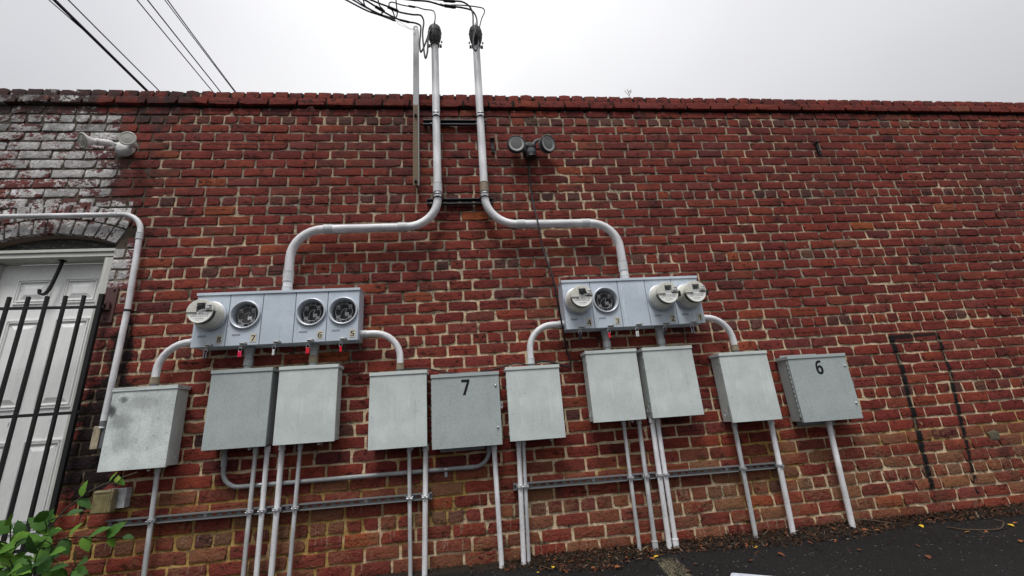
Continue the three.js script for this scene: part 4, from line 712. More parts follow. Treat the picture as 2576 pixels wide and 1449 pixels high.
{
  const t = thing('cross_conduit', 'grey pipe running level behind the risers into the painted seven cabinet', 'conduit');
  mesh('pipe', pipe([[-1.394, 0.74, 0.04], [-1.394, 0.53, 0.022], [0.117, 0.532, 0.022], [0.117, 0.655, 0.05]], 0.09, 0.0125), M.pvcDark, t);
  mesh('coupling', sleeve([-1.394, 0.648, 0.0325], [0, 1, 0.08], 0.0155, 0.05), M.pvcDark, t);
  mesh('coupling', sleeve([-0.03, 0.5315, 0.022], [1, 0, 0], 0.0142, 0.05), M.pvcDark, t);
  for (const x of [-1.185, -0.145]) mesh('strap', merge([cyl(0.0142, 0.0142, 0.018, x, 0.531, 0.022, 18, 'x'), rb(0.018, 0.03, 0.004, x, 0.502, 0.006, 0.001), cyl(0.004, 0.004, 0.005, x, 0.495, 0.009, 8, 'z')]), M.zinc, t);
  const d = thing('drop_conduit', 'thin white pipe crossing above the door and dropping beside it', 'conduit');
  mesh('pipe', pipe([[-4.2, 2.25, 0.045], [-2.088, 2.25, 0.045], [-2.062, 1.6, 0.045], [-2.068, 0.9, 0.04]], [0.13, 0.2], 0.0165), M.pvcWhite, d);
  mesh('coupling', sleeve([-2.24, 2.25, 0.045], [-1, 0, 0], 0.0185, 0.035), M.coup, d);
  mesh('coupling', sleeve([-2.0825, 2.115, 0.045], [0.04, -1, 0], 0.0195, 0.045), M.coup, d);
  mesh('strap', merge([cyl(0.0185, 0.0185, 0.012, -2.062, 1.59, 0.045, 16), rb(0.045, 0.012, 0.004, -2.055, 1.59, 0.012, 0.001), bx(0.01, 0.012, 0.03, -2.062, 1.59, 0.018)]), M.iron, d);
  mesh('conduit_body', merge([rb(0.036, 0.13, 0.036, -2.066, 0.852, 0.026, 0.006), cyl(0.019, 0.019, 0.03, -2.067, 0.925, 0.038, 16)]), M.hub, d);
  const c = mesh('body_cover', rb(0.046, 0.124, 0.006, 0, 0, 0, 0.003), metal([0.42, 0.35, 0.24], finish(390, { specks: 160, streaks: 10, grain: 0.2, blot: 0.2 }), 0.65), d); c.position.set(-2.089, 0.85, 0.046); c.rotation.y = -0.22;
}
{ // yellowed outlet box low by the door
  const t = thing('outlet_box', 'yellowed plastic outlet box low on the wall under leaves', 'box', null, [-1.955, 0.512, 0]);
  mesh('back_box', rb(0.1, 0.1, 0.045, 0.03, 0.012, 0.024, 0.003), M.pvcGrey, t);
  mesh('cover', rb(0.098, 0.116, 0.044, -0.004, 0.004, 0.07, 0.009), metal([0.25, 0.21, 0.1], finish(391, { specks: 60, streaks: 12, grain: 0.1, blot: 0.2 }), 0.35), t);
  mesh('cover_lip', merge([rb(0.08, 0.012, 0.008, -0.004, 0.054, 0.092, 0.003), rb(0.004, 0.09, 0.006, 0.03, 0.003, 0.092, 0.002)]), metal([0.3, 0.26, 0.15], F_PLAIN, 0.4), t);
}
// ------------------------------------------------------------------ flat vertical bar and overhead cables
{
  const t = thing('anchor_bar', 'tall flat steel bar bolted to the wall, rusty below', 'bar', null, [-0.311, 2.43, 0]);
  const s = new THREE.Shape(); s.moveTo(-0.021, 0.0); s.lineTo(0.021, 0); s.lineTo(0.0185, 1.49); s.lineTo(-0.0185, 1.49); s.closePath(); const h = new THREE.Path(); h.absarc(0, 1.465, 0.011, 0, Math.PI * 2, true); s.holes.push(h);
  const cutA = new THREE.Shape(); cutA.moveTo(-0.021, 0); cutA.lineTo(0.021, 0); cutA.lineTo(0.0198, 0.7); cutA.lineTo(-0.0198, 0.7); cutA.closePath();
  const cutB = new THREE.Shape(); cutB.moveTo(-0.0198, 0.7); cutB.lineTo(0.0198, 0.7); cutB.lineTo(0.0185, 1.49); cutB.lineTo(-0.0185, 1.49); cutB.closePath(); cutB.holes.push(h);
  mesh('lower_bar', new THREE.ExtrudeGeometry(cutA, { depth: 0.006, bevelEnabled: false }).translate(0, 0, 0.07), M.rustBar, t).userData.label = 'rust brown lower half of the bar';
  mesh('upper_bar', new THREE.ExtrudeGeometry(cutB, { depth: 0.006, bevelEnabled: false }).translate(0, 0, 0.07), M.strut, t);
  mesh('edge_angle', merge([bx(0.005, 0.7, 0.045, 0.0215, 0.35, 0.054), bx(0.005, 0.76, 0.045, 0.0195, 1.085, 0.054)]), M.strut, t);
  for (const y of [0.03, 0.6]) mesh('bolt', merge([cyl(0.012, 0.011, 0.01, 0, y, 0.081, 6, 'z'), cyl(0.006, 0.006, 0.085, 0, y, 0.045, 8, 'z'), cyl(0.007, 0.006, 0.02, 0, y, 0.088, 8, 'z')]), M.iron, t);
}
// px: reads a point of the photograph's plane z = const; here simply listed as wall coordinates
const drop = (name, label, l, r, seg = 70) => { const t = thing(name, label, 'cable', 'service cables above the masts'); mesh('cable', cable(l, r, seg), M.cable, t); return t; };
{ const t = drop('service_cable', 'thick black cable looping into the first weatherhead, lower one', [[-1.297,3.737,0.70],[-0.879,3.861,0.45],[-0.658,3.875,0.32],[-0.581,3.847,0.29],[-0.522,3.830,0.26],[-0.445,3.801,0.24],[-0.387,3.795,0.22],[-0.295,3.801,0.20],[-0.262,3.791,0.19],[-0.260,3.722,0.19],[-0.267,3.609,0.19],[-0.259,3.524,0.19],[-0.245,3.548,0.19],[-0.221,3.634,0.18],[-0.202,3.721,0.17],[-0.190,3.818,0.13]], 0.0068); mesh('splice', merge([sweep([V([-0.588,3.850,0.29]), V([-0.526,3.839,0.26])], 0.0115, 12), sweep([V([-0.545,3.843,0.26]), V([-0.522,3.838,0.26])], 0.0092, 10)]), M.rubber, t); mesh('splice', merge([sweep([V([-0.414,3.795,0.23]), V([-0.343,3.798,0.21])], 0.0085, 12), sweep([V([-0.365,3.797,0.21]), V([-0.338,3.798,0.21])], 0.0068000000000000005, 10)]), M.rubber, t); }
{ const t = drop('service_cable', 'thick black cable looping into the first weatherhead, upper one', [[-1.292,3.693,0.70],[-0.878,3.843,0.45],[-0.612,3.877,0.32],[-0.561,3.873,0.30],[-0.493,3.876,0.27],[-0.445,3.868,0.25],[-0.413,3.862,0.24],[-0.316,3.865,0.22],[-0.255,3.871,0.21],[-0.235,3.832,0.20],[-0.243,3.711,0.20],[-0.239,3.599,0.20],[-0.223,3.454,0.20],[-0.209,3.509,0.20],[-0.204,3.642,0.19],[-0.195,3.805,0.13]], 0.0068); mesh('splice', merge([sweep([V([-0.500,3.875,0.27]), V([-0.428,3.862,0.25])], 0.0115, 12), sweep([V([-0.450,3.866,0.25]), V([-0.422,3.861,0.25])], 0.0092, 10)]), M.rubber, t); }
{ const t = drop('service_cable', 'thinner cable arching over the first weatherhead', [[-0.463,3.851,0.25],[-0.487,3.901,0.25],[-0.493,3.936,0.25],[-0.474,3.950,0.25],[-0.409,3.940,0.24],[-0.350,3.951,0.22],[-0.298,3.960,0.21],[-0.231,3.949,0.20],[-0.159,3.948,0.19],[-0.145,3.906,0.19],[-0.151,3.802,0.19],[-0.158,3.712,0.18],[-0.153,3.685,0.13]], 0.0046); mesh('splice', merge([sweep([V([-0.350,3.954,0.22]), V([-0.301,3.956,0.21])], 0.008, 12), sweep([V([-0.315,3.956,0.21]), V([-0.297,3.956,0.21])], 0.0064, 10)]), M.rubber, t); }
{ const t = drop('service_cable', 'black cable forming the small loops beside the splices', [[-1.293,3.704,0.70],[-0.879,3.855,0.45],[-0.645,3.900,0.34],[-0.581,3.942,0.30],[-0.568,3.917,0.29],[-0.558,3.873,0.28],[-0.529,3.836,0.27],[-0.549,3.810,0.26]], 0.005); }
{ const t = drop('service_cable', 'black cable dropping straight from the top edge to the splices', [[-1.289,3.660,0.70],[-0.759,3.889,0.42],[-0.515,3.965,0.31],[-0.446,3.981,0.28],[-0.438,3.949,0.27],[-0.435,3.891,0.25],[-0.432,3.839,0.24],[-0.445,3.804,0.24],[-0.464,3.864,0.24]], 0.005); }
{ const t = drop('service_cable', 'lowest wire of the overhead drop bundle', [[-1.303,3.793,0.70],[-0.875,3.789,0.45],[-0.774,3.793,0.38],[-0.637,3.789,0.30],[-0.561,3.791,0.27],[-0.445,3.773,0.24]], 0.0058); mesh('splice', merge([sweep([V([-0.565,3.793,0.27]), V([-0.538,3.793,0.27])], 0.008, 12), sweep([V([-0.546,3.793,0.27]), V([-0.536,3.793,0.27])], 0.0064, 10)]), M.rubber, t); mesh('splice', merge([sweep([V([-0.530,3.788,0.26]), V([-0.447,3.772,0.24])], 0.006, 12), sweep([V([-0.472,3.777,0.24]), V([-0.441,3.771,0.24])], 0.0048000000000000004, 10)]), M.rubber, t); }
{ const t = drop('service_cable', 'second lowest wire of the overhead drop bundle', [[-1.263,3.773,0.70],[-0.832,3.791,0.45],[-0.725,3.796,0.38],[-0.665,3.812,0.32],[-0.547,3.795,0.27],[-0.445,3.791,0.24]], 0.0058); }
{ const t = drop('service_cable', 'third lowest wire of the overhead drop bundle', [[-1.225,3.776,0.70],[-0.800,3.832,0.42],[-0.700,3.822,0.36],[-0.649,3.819,0.31],[-0.556,3.798,0.27]], 0.005); }
{ const t = drop('service_cable', 'bent wire joining the overhead drop bundle', [[-1.296,3.726,0.70],[-0.876,3.813,0.45],[-0.723,3.839,0.38],[-0.673,3.861,0.35],[-0.663,3.843,0.34],[-0.658,3.831,0.31],[-0.600,3.808,0.28],[-0.548,3.798,0.27]], 0.005); }
{ const t = drop('service_cable', 'thin bare wire tying the drop bundle to the flat bar', [[-0.445,3.776,0.24],[-0.409,3.802,0.20],[-0.368,3.820,0.15],[-0.345,3.858,0.10],[-0.313,3.874,0.09]], 0.0014); }
{ const t = drop('service_cable', 'second thin bare wire tied to the flat bar', [[-0.433,3.779,0.23],[-0.432,3.775,0.22],[-0.368,3.807,0.15],[-0.341,3.844,0.10],[-0.313,3.866,0.09]], 0.0014); }
{ const t = drop('service_cable', 'lower thick cable looping into the second weatherhead', [[-0.992,3.786,0.60],[-0.505,3.876,0.36],[-0.313,3.892,0.32],[-0.190,3.921,0.29],[-0.096,3.915,0.27],[-0.029,3.930,0.25],[0.074,3.955,0.22],[0.148,3.954,0.20],[0.180,3.889,0.20],[0.181,3.785,0.20],[0.151,3.675,0.20],[0.147,3.575,0.20],[0.160,3.539,0.20],[0.182,3.600,0.19],[0.194,3.723,0.13]], 0.0068); mesh('splice', merge([sweep([V([-0.067,3.921,0.26]), V([0.015,3.934,0.24])], 0.0125, 12), sweep([V([-0.010,3.930,0.24]), V([0.021,3.936,0.24])], 0.010000000000000002, 10)]), M.rubber, t); }
{ const t = drop('service_cable', 'upper thick cable looping into the second weatherhead', [[-0.911,3.779,0.60],[-0.327,3.930,0.32],[-0.085,3.967,0.27],[-0.028,3.984,0.25],[0.076,4.018,0.22],[0.130,3.999,0.20],[0.154,3.921,0.20],[0.154,3.784,0.20],[0.168,3.713,0.19],[0.164,3.728,0.13]], 0.0068); mesh('splice', merge([sweep([V([-0.071,3.974,0.26]), V([0.012,3.995,0.24])], 0.0115, 12), sweep([V([-0.013,3.989,0.24]), V([0.018,3.997,0.24])], 0.0092, 10)]), M.rubber, t); }
{ const t = drop('service_cable', 'thinner cable squared over the second weatherhead', [[-0.143,3.926,0.28],[-0.087,3.924,0.26],[0.010,3.957,0.24],[0.099,3.980,0.22],[0.190,3.995,0.20],[0.244,3.978,0.20],[0.252,3.964,0.19],[0.225,3.883,0.19],[0.204,3.797,0.19],[0.183,3.724,0.18],[0.170,3.696,0.13]], 0.0046); mesh('splice', merge([sweep([V([-0.101,3.919,0.27]), V([-0.072,3.920,0.26])], 0.009, 12), sweep([V([-0.081,3.920,0.26]), V([-0.070,3.921,0.26])], 0.0072, 10)]), M.rubber, t); }
for (const [i, a, b, r, lb] of [[0, [-5.49, -2.2], [-5.41, -3.93], 0.022, 'thick black overhead cable crossing the sky behind the parapet'], [1, [-5.56, -2.2], [-5.43, -3.08], 0.007, 'thin overhead wire lashed along the thick cable'], [2, [-5.31, -2.19], [-5.21, -3.93], 0.009, 'overhead wire next to the thick cable'], [3, [-4.41, -2.15], [-4.33, -3.92], 0.008, 'overhead wire, third from the thick cable'], [4, [-4.27, -2.15], [-4.2, -3.93], 0.009, 'overhead wire, fourth from the thick cable'], [5, [-4.04, -2.14], [-3.96, -3.94], 0.0065, 'farthest overhead wire pair, straight wire'], [6, [-4.0, -2.14], [-3.935, -3.95], 0.008, 'farthest overhead wire pair, twisted wire']]) {
  const m = (b[0] - a[0]) / (b[1] - a[1]), P = []; for (let k = 0; k <= 24; k++) { const z = mix(14, -26, k / 24), x = i === 1 && z < -3.08 ? -5.49 + (0.08 / -1.73) * (z + 2.2) - 0.024 : a[0] + m * (z - a[1]); P.push(new THREE.Vector3(x + (i === 6 ? 0.012 * Math.sin(z * 5) : 0), 6.8 + 0.0016 * (z + 3) ** 2, z)); }
  const t = thing('overhead_wire', lb, 'wire', 'overhead wires beyond the roof'); mesh('wire', sweep(i === 6 ? new THREE.CatmullRomCurve3(P).getPoints(240) : P, r, 8), M.cable, t);
}

// ------------------------------------------------------------------ floodlights, wire, brackets
{
  const white = metal([0.86, 0.86, 0.85], F_PLAIN, 0.5), lens = std(0.42, 0.42, 0.37, 0.2), t = thing('white_floodlight', 'white twin floodlight on the whitewashed bricks', 'floodlight', null, [-2.318, 2.785, 0]);
  mesh('wall_plate', merge([lathe([[0, 0.03], [0.03, 0.03], [0.052, 0.026], [0.058, 0.016], [0.058, 0]])]), white, t);
  const lamp = (p, dir, holder) => {
    const g = new THREE.Group(); g.name = 'lamp_head'; g.position.set(...p); g.quaternion.setFromUnitVectors(new THREE.Vector3(0, 0, 1), V(dir).normalize()); t.add(g);
    mesh('holder', lathe([[0, 0], [0.014, 0.0], [0.02, 0.008], [0.023, 0.03], [0.0235, 0.085], [0.026, 0.088], [0.026, 0.095], [0.02, 0.097]]), white, g);
    mesh('bulb', lathe([[0.017, 0.095], [0.02, 0.103], [0.022, 0.115], [0.034, 0.14], [0.047, 0.158], [0.0525, 0.165], [0.053, 0.17]]), white, g);
    mesh('lens', lathe([[0.053, 0.169], [0.05, 0.174], [0.044, 0.1745], [0.041, 0.171], [0.03, 0.171], [0.027, 0.175], [0.02, 0.172], [0.012, 0.176], [0, 0.177]]), lens, g);
    return g;
  };
  const l1 = lamp([-0.045, 0.005, 0.06], [-0.46, -0.42, 0.78]); l1.scale.setScalar(0.98); mesh('bent_tab', rb(0.022, 0.004, 0.045, 0, -0.05, 0.15, 0.001), white, l1);
  lamp([0.092, -0.012, 0.05], [0.2, -0.08, 0.97]).scale.set(0.98, 0.98, 0.62);
  mesh('knuckle', merge([sweep([V([-0.015, 0.0, 0.03]), V([-0.03, 0.006, 0.05]), V([-0.05, 0.002, 0.068])], 0.01, 10), sweep([V([0.02, 0.0, 0.03]), V([0.06, -0.004, 0.045]), V([0.095, -0.012, 0.055])], 0.013, 10)]), white, t);
  mesh('cracked_cover', lathe([[0, 0.058], [0.03, 0.055], [0.045, 0.045], [0.054, 0.03]]).scale(1, 1, 1).translate(0.0, -0.006, 0.0), white, t);
}
{
  const grey = std(0.16, 0.16, 0.165, 0.5), dk = std(0.028, 0.028, 0.03, 0.45), face = std(0.38, 0.38, 0.37, 0.4), t = thing('dark_floodlight', 'dark twin floodlight with motion sensor on the red bricks', 'floodlight', null, [0.545, 2.775, 0]);
  mesh('wall_plate', merge([cyl(0.056, 0.052, 0.03, 0, 0.0, 0.015, 28, 'z'), rb(0.09, 0.09, 0.03, 0, -0.01, 0.045, 0.01)]), std(0.06, 0.06, 0.064, 0.5), t);
  mesh('sensor', merge([cyl(0.036, 0.036, 0.075, 0, -0.068, 0.075, 24), cyl(0.04, 0.04, 0.012, 0, -0.034, 0.075, 24), cyl(0.039, 0.034, 0.012, 0, -0.11, 0.075, 24), rb(0.03, 0.04, 0.05, 0, -0.03, 0.05, 0.004)]), dk, t);
  mesh('sensor_window', merge([cyl(0.0368, 0.0368, 0.034, 0, -0.066, 0.0752, 24)]), std(0.1, 0.105, 0.12, 0.25), t);
  const head = (p, dir) => {
    const g = new THREE.Group(); g.name = 'lamp_head'; g.position.set(...p); g.quaternion.setFromUnitVectors(new THREE.Vector3(0, 0, 1), V(dir).normalize()); t.add(g);
    mesh('housing', lathe([[0, -0.075], [0.03, -0.075], [0.04, -0.06], [0.055, -0.035], [0.066, -0.028], [0.068, 0.0], [0.0665, 0.012], [0.062, 0.012], [0.0605, 0.006]]), grey, g);
    mesh('gasket', lathe([[0.0685, -0.004], [0.0685, 0.004], [0.0675, 0.01], [0.064, 0.013], [0.059, 0.011]]), M.rubber, g);
    mesh('reflector_rim', lathe([[0.0605, 0.008], [0.055, 0.0095], [0.042, 0.007], [0.041, 0.004]]), face, g);
    mesh('lens', lathe([[0.041, 0.005], [0.037, 0.008], [0.03, 0.006], [0.022, 0.009], [0.012, 0.007], [0, 0.009]]), std(0.17, 0.175, 0.17, 0.22), g);
  };
  head([-0.112, -0.02, 0.105], [0.02, -0.12, 1]); head([0.128, -0.018, 0.105], [0.42, -0.2, 0.9]);
  mesh('arm', merge([sweep([V([-0.02, 0.01, 0.05]), V([-0.07, 0.012, 0.06]), V([-0.105, -0.01, 0.05])], 0.013, 10), sweep([V([0.02, 0.0, 0.05]), V([0.045, 0.035, 0.065]), V([0.07, 0.045, 0.07]), V([0.115, 0.008, 0.05])], 0.014, 10)]), grey, t);
}
{
  const t = thing('sensor_wire', 'thin black wire hanging from the dark floodlight to a cabinet', 'wire');
  mesh('wire', cable([[0.545, 2.74, 0.012], [0.527, 2.66, 0.02], [0.531, 2.335, 0.018], [0.534, 2.12, 0.118], [0.55, 1.9, 0.13], [0.585, 1.66, 0.19], [0.607, 1.47, 0.17], [0.645, 1.3, 0.08], [0.665, 1.205, 0.02], [0.686, 1.13, 0.018], [0.672, 1.1, 0.018], [0.648, 1.097, 0.018], [0.6, 1.116, 0.018], [0.5, 1.14, 0.02], [0.43, 1.128, 0.03]], 0.006, 140, 8), M.rubber, t);
  const t2 = thing('loose_wire', 'thin black wire lying along the cabinet tops at the painted seven', 'wire');
  mesh('wire', cable([[-0.4, 1.14, 0.03], [-0.25, 1.134, 0.02], [-0.1, 1.098, 0.018], [0.06, 1.092, 0.018], [0.2, 1.11, 0.02], [0.32, 1.135, 0.03], [0.4, 1.118, 0.035]], 0.0045, 60, 8), M.rubber, t2);
  const br = (label, x, y, tilt) => { const b = thing('wall_bracket', label, 'bracket', null, [x, y, 0]); b.rotation.z = tilt; mesh('bracket_plate', rb(0.024, 0.12, 0.012, 0, 0, 0.012, 0.002), M.iron, b); mesh('arm', merge([rb(0.03, 0.016, 0.04, 0, 0.062, 0.018, 0.003), cyl(0.006, 0.006, 0.03, 0.0, -0.03, 0.012, 8, 'z')]), M.rust, b); };
  br('small black iron bracket between the mast and dark floodlight', 0.262, 2.806, 0.02); br('small black iron bracket alone high on the bare bricks', 2.998, 2.78, 0.03);
  const sc = thing('wall_scar', 'broken hole in the bricks beside the sprayed lines', 'hole', null, [3.62, 0.455, 0]);
  mesh('rubble_fill', (() => { const g = new THREE.IcosahedronGeometry(0.045, 2), p = g.attributes.position; for (let i = 0; i < p.count; i++) { const n = atm(N_FINE, p.getX(i) + 1, p.getY(i) + p.getZ(i), 0.12); p.setXYZ(i, p.getX(i) * (0.7 + 0.6 * n), p.getY(i) * (0.45 + 0.6 * n), p.getZ(i) * (0.06 + 0.12 * n)); } g.computeVertexNormals(); return g; })(), metal([0.13, 0.11, 0.07], F_PIPE, 0.95), sc);
}

// ------------------------------------------------------------------ ground
{
  const N = 1024, d = new Uint8Array(N * N * 4), R = rng(515), h = new Uint8Array(N * N * 4), v = new Float32Array(N * N), hh = new Float32Array(N * N);
  for (let j = 0; j < N; j++) for (let i = 0; i < N; i++) { const p = j * N + i; v[p] = 0.0055 + 0.008 * at(N_GRIT, i, j) + 0.006 * at(N_BIG, i >> 1, j >> 1) + 0.006 * (at(N_FINE, i, j) - 0.5); hh[p] = 0.35 + 0.3 * at(N_GRIT, i, j) + 0.2 * at(N_FINE, i, j); }
  for (let s = 0; s < 26000; s++) { const x = R() * N, y = R() * N, r = 0.8 + R() * R() * 3.2, c = R() < 0.03 ? 0.07 + 0.15 * R() : 0.008 + 0.024 * R() * R(); for (let j = Math.floor(y - r); j <= y + r; j++) for (let i = Math.floor(x - r); i <= x + r; i++) { const e = Math.hypot(i - x, j - y); if (e < r) { const p = ((j + N) % N) * N + (i + N) % N; v[p] = c * (0.85 + 0.3 * at(N_GRIT, i & 511, j & 511)); hh[p] = 0.55 + 0.45 * Math.sqrt(1 - (e / r) ** 2); } } }
  for (let p = 0; p < N * N; p++) { d[p * 4] = srgb(v[p] * 1.02); d[p * 4 + 1] = srgb(v[p]); d[p * 4 + 2] = srgb(v[p] * 0.99); d[p * 4 + 3] = 255; const q = clamp(hh[p]) * 255; h[p * 4] = h[p * 4 + 1] = h[p * 4 + 2] = q; h[p * 4 + 3] = 255; }
  const map = tex(d, N, N), bump = tex(h, N, N, false); map.repeat.set(60, 60); bump.repeat.set(60, 60);
  const g = new THREE.PlaneGeometry(90, 90).rotateX(-Math.PI / 2).translate(0, 0, 20);
  const o = mesh('ground', g, new THREE.MeshPhysicalMaterial({ map, bumpMap: bump, bumpScale: 0.006, roughness: 0.75, specularIntensity: 0.3 }), null); tag(o, 'dark damp asphalt along the foot of the wall', null, null, 'structure'); 
  // worn remnant of a painted line
  const A = 256, al = new Uint8Array(A * A * 4); for (let j = 0; j < A; j++) for (let i = 0; i < A; i++) { const n = at(N_FINE, i * 2, j * 2) * 0.55 + at(N_GRIT, i, j) * 0.5, e = Math.min(i, j, A - 1 - i, A - 1 - j) / 40, a = n + 0.35 * (at(N_MID, i * 2, j * 2) - 0.5) > 0.74 - 0.18 * clamp(e) ? 255 : 0, p = (j * A + i) * 4; al[p] = al[p + 1] = al[p + 2] = a; al[p + 3] = 255; }
  const pg = new THREE.PlaneGeometry(0.13, 0.6, 4, 4).rotateX(-Math.PI / 2); const mk = mesh('painted_line', pg, new THREE.MeshStandardMaterial({ color: new THREE.Color().setRGB(0.17, 0.145, 0.09), alphaMap: tex(al, A, A, false), transparent: true, roughness: 0.85 }), null);
  mk.position.set(0.99, 0.004, 0.49); mk.rotation.y = 0.02 - 0.2; tag(mk, 'worn yellowish painted line on the asphalt', null, null, 'structure');
}
{ // dark crumbly soil heaped against the foot of the wall
  const nx = 420, nz = 14, P = [], I = [], C = [];
  const width = (x) => 0.06 + 0.05 * atm(N_MID, x, 0.3, 3) + 0.16 * Math.exp(-(((x - 0.65) / 0.3) ** 2)) + 0.11 * Math.exp(-(((x - 1.75) / 0.5) ** 2)) + 0.08 * Math.exp(-(((x - 2.25) / 0.22) ** 2)) + 0.04 * Math.exp(-(((x - 3.3) / 0.6) ** 2));
  for (let i = 0; i <= nx; i++) for (let j = 0; j <= nz; j++) { const x = mix(-2.2, 6.3, i / nx), w = width(x), f = j / nz, z = f * w, n = atm(N_FINE, x, z * 3, 0.9), y = (1 - f) ** 1.5 * (0.012 + 0.016 * (x > 0.25 ? 1 : 0.4)) + (n - 0.5) * 0.012 * (1 - f) - 0.004 * f; P.push(x, y, z - 0.005); const k = 0.008 + 0.014 * atm(N_GRIT, x, z, 0.5); C.push(k * 1.35, k, k * 0.72); if (i && j) { const a = (i - 1) * (nz + 1) + j - 1; I.push(a, a + 1, a + nz + 1, a + 1, a + nz + 2, a + nz + 1); } }
  const g = new THREE.BufferGeometry(); g.setAttribute('position', new THREE.Float32BufferAttribute(P, 3)); g.setAttribute('color', new THREE.Float32BufferAttribute(C, 3)); g.setIndex(I); g.computeVertexNormals();
  const o = mesh('soil', g, new THREE.MeshPhysicalMaterial({ vertexColors: true, roughness: 0.95, specularIntensity: 0.3 }), null); tag(o, 'dark soil and grit heaped along the foot of the wall', 'soil', null, 'stuff');
  // leaf litter
  const R = rng(606), lg = new THREE.BufferGeometry(); lg.setAttribute('position', new THREE.Float32BufferAttribute([-0.5, 0, 0, -0.1, 0.05, 0.2, 0.35, 0.02, 0.14, 0.5, 0.1, 0, 0.3, 0.03, -0.16, -0.15, 0.06, -0.18, 0, -0.03, 0], 3)); lg.setIndex([6, 0, 1, 6, 1, 2, 6, 2, 3, 6, 3, 4, 6, 4, 5, 6, 5, 0]); lg.computeVertexNormals();
  const n = 7000, im = new THREE.InstancedMesh(lg, new THREE.MeshPhysicalMaterial({ roughness: 0.75, specularIntensity: 0.4, side: THREE.DoubleSide }), n), m4 = new THREE.Matrix4(), q = new THREE.Quaternion(), e = new THREE.Euler(), c = new THREE.Color();
  for (let i = 0; i < n; i++) {
    let x, z, w; do { x = mix(0.15, 5.2, R() ** 1.25); w = width(x) * 1.25; z = R() ** 1.4 * w; } while (R() > (x < 0.35 ? 0.25 : 1));
    if (i % 9 === 0) { x = mix(-1.6, 4.5, R()); z = R() ** 2 * 0.5; }
    const f = clamp(z / width(x)), y = 0.004 + Math.max(0, (1 - f) ** 1.5 * 0.026) + R() * 0.006, s = 0.01 + 0.026 * R() * R(), thin = R() < 0.4;
    e.set((R() - 0.5) * 1.3, R() * 6.28, (R() - 0.5) * 1.3); m4.compose(new THREE.Vector3(x, y, z + 0.004), q.setFromEuler(e), new THREE.Vector3(thin ? s * 2.2 : s, s * (0.4 + R()), thin ? s * 0.35 : s)); im.setMatrixAt(i, m4);
    const k = 0.35 + 0.9 * R(), t = R(); if (t < 0.16) c.setRGB(0.17 * k, 0.055 * k, 0.02 * k); else if (t < 0.6) c.setRGB(0.07 * k, 0.03 * k, 0.016 * k); else if (t < 0.66) c.setRGB(0.2 * k, 0.15 * k, 0.1 * k); else c.setRGB(0.03 * k, 0.02 * k, 0.014 * k); im.setColorAt(i, c);
  }
  im.name = 'leaf_litter'; im.castShadow = im.receiveShadow = true; tag(im, 'brown leaf litter and bark bits along the wall foot', 'litter', null, 'stuff');
}
function leafGeo(seed, ser, L = 1) { // ovate leaf, toothed, folded along the midrib; lies in x (length), z (width)
  const R = rng(seed), n = 9, P = [0, 0, 0], I = [], mid = [], le = [], ri = [];
  for (let i = 1; i <= n; i++) { const f = i / n, w = 0.285 * Math.sin(Math.PI * f ** 0.72) * (1 - 0.25 * f * f) + (i < n ? 0.006 : 0), bend = -0.16 * f * f; const tooth = i % 2 ? ser : -ser; mid.push(P.length / 3); P.push(f, bend, 0); if (i < n) { le.push(P.length / 3); P.push(f + tooth * 0.5 + 0.02, bend + 0.07 * w / 0.3 + (R() - 0.5) * 0.02, w + tooth); ri.push(P.length / 3); P.push(f + tooth * 0.5 + 0.02, bend + 0.07 * w / 0.3 + (R() - 0.5) * 0.02, -w - tooth); } }
  I.push(0, mid[0], le[0], 0, ri[0], mid[0]);
  for (let i = 0; i < n - 2; i++) I.push(mid[i], mid[i + 1], le[i], le[i], mid[i + 1], le[i + 1], mid[i], ri[i], mid[i + 1], ri[i], ri[i + 1], mid[i + 1]);
  I.push(mid[n - 2], mid[n - 1], le[n - 2], mid[n - 2], ri[n - 2], mid[n - 1]);
  const U = []; for (let i = 0; i < P.length; i += 3) U.push(P[i], P[i + 2] + 0.5);
  const g = new THREE.BufferGeometry(); g.setAttribute('position', new THREE.Float32BufferAttribute(P, 3)); g.setAttribute('uv', new THREE.Float32BufferAttribute(U, 2)); g.setIndex(I); g.computeVertexNormals(); return g;
}
const LEAF = [1, 2, 3, 4].map((s) => leafGeo(s * 31, 0.02));
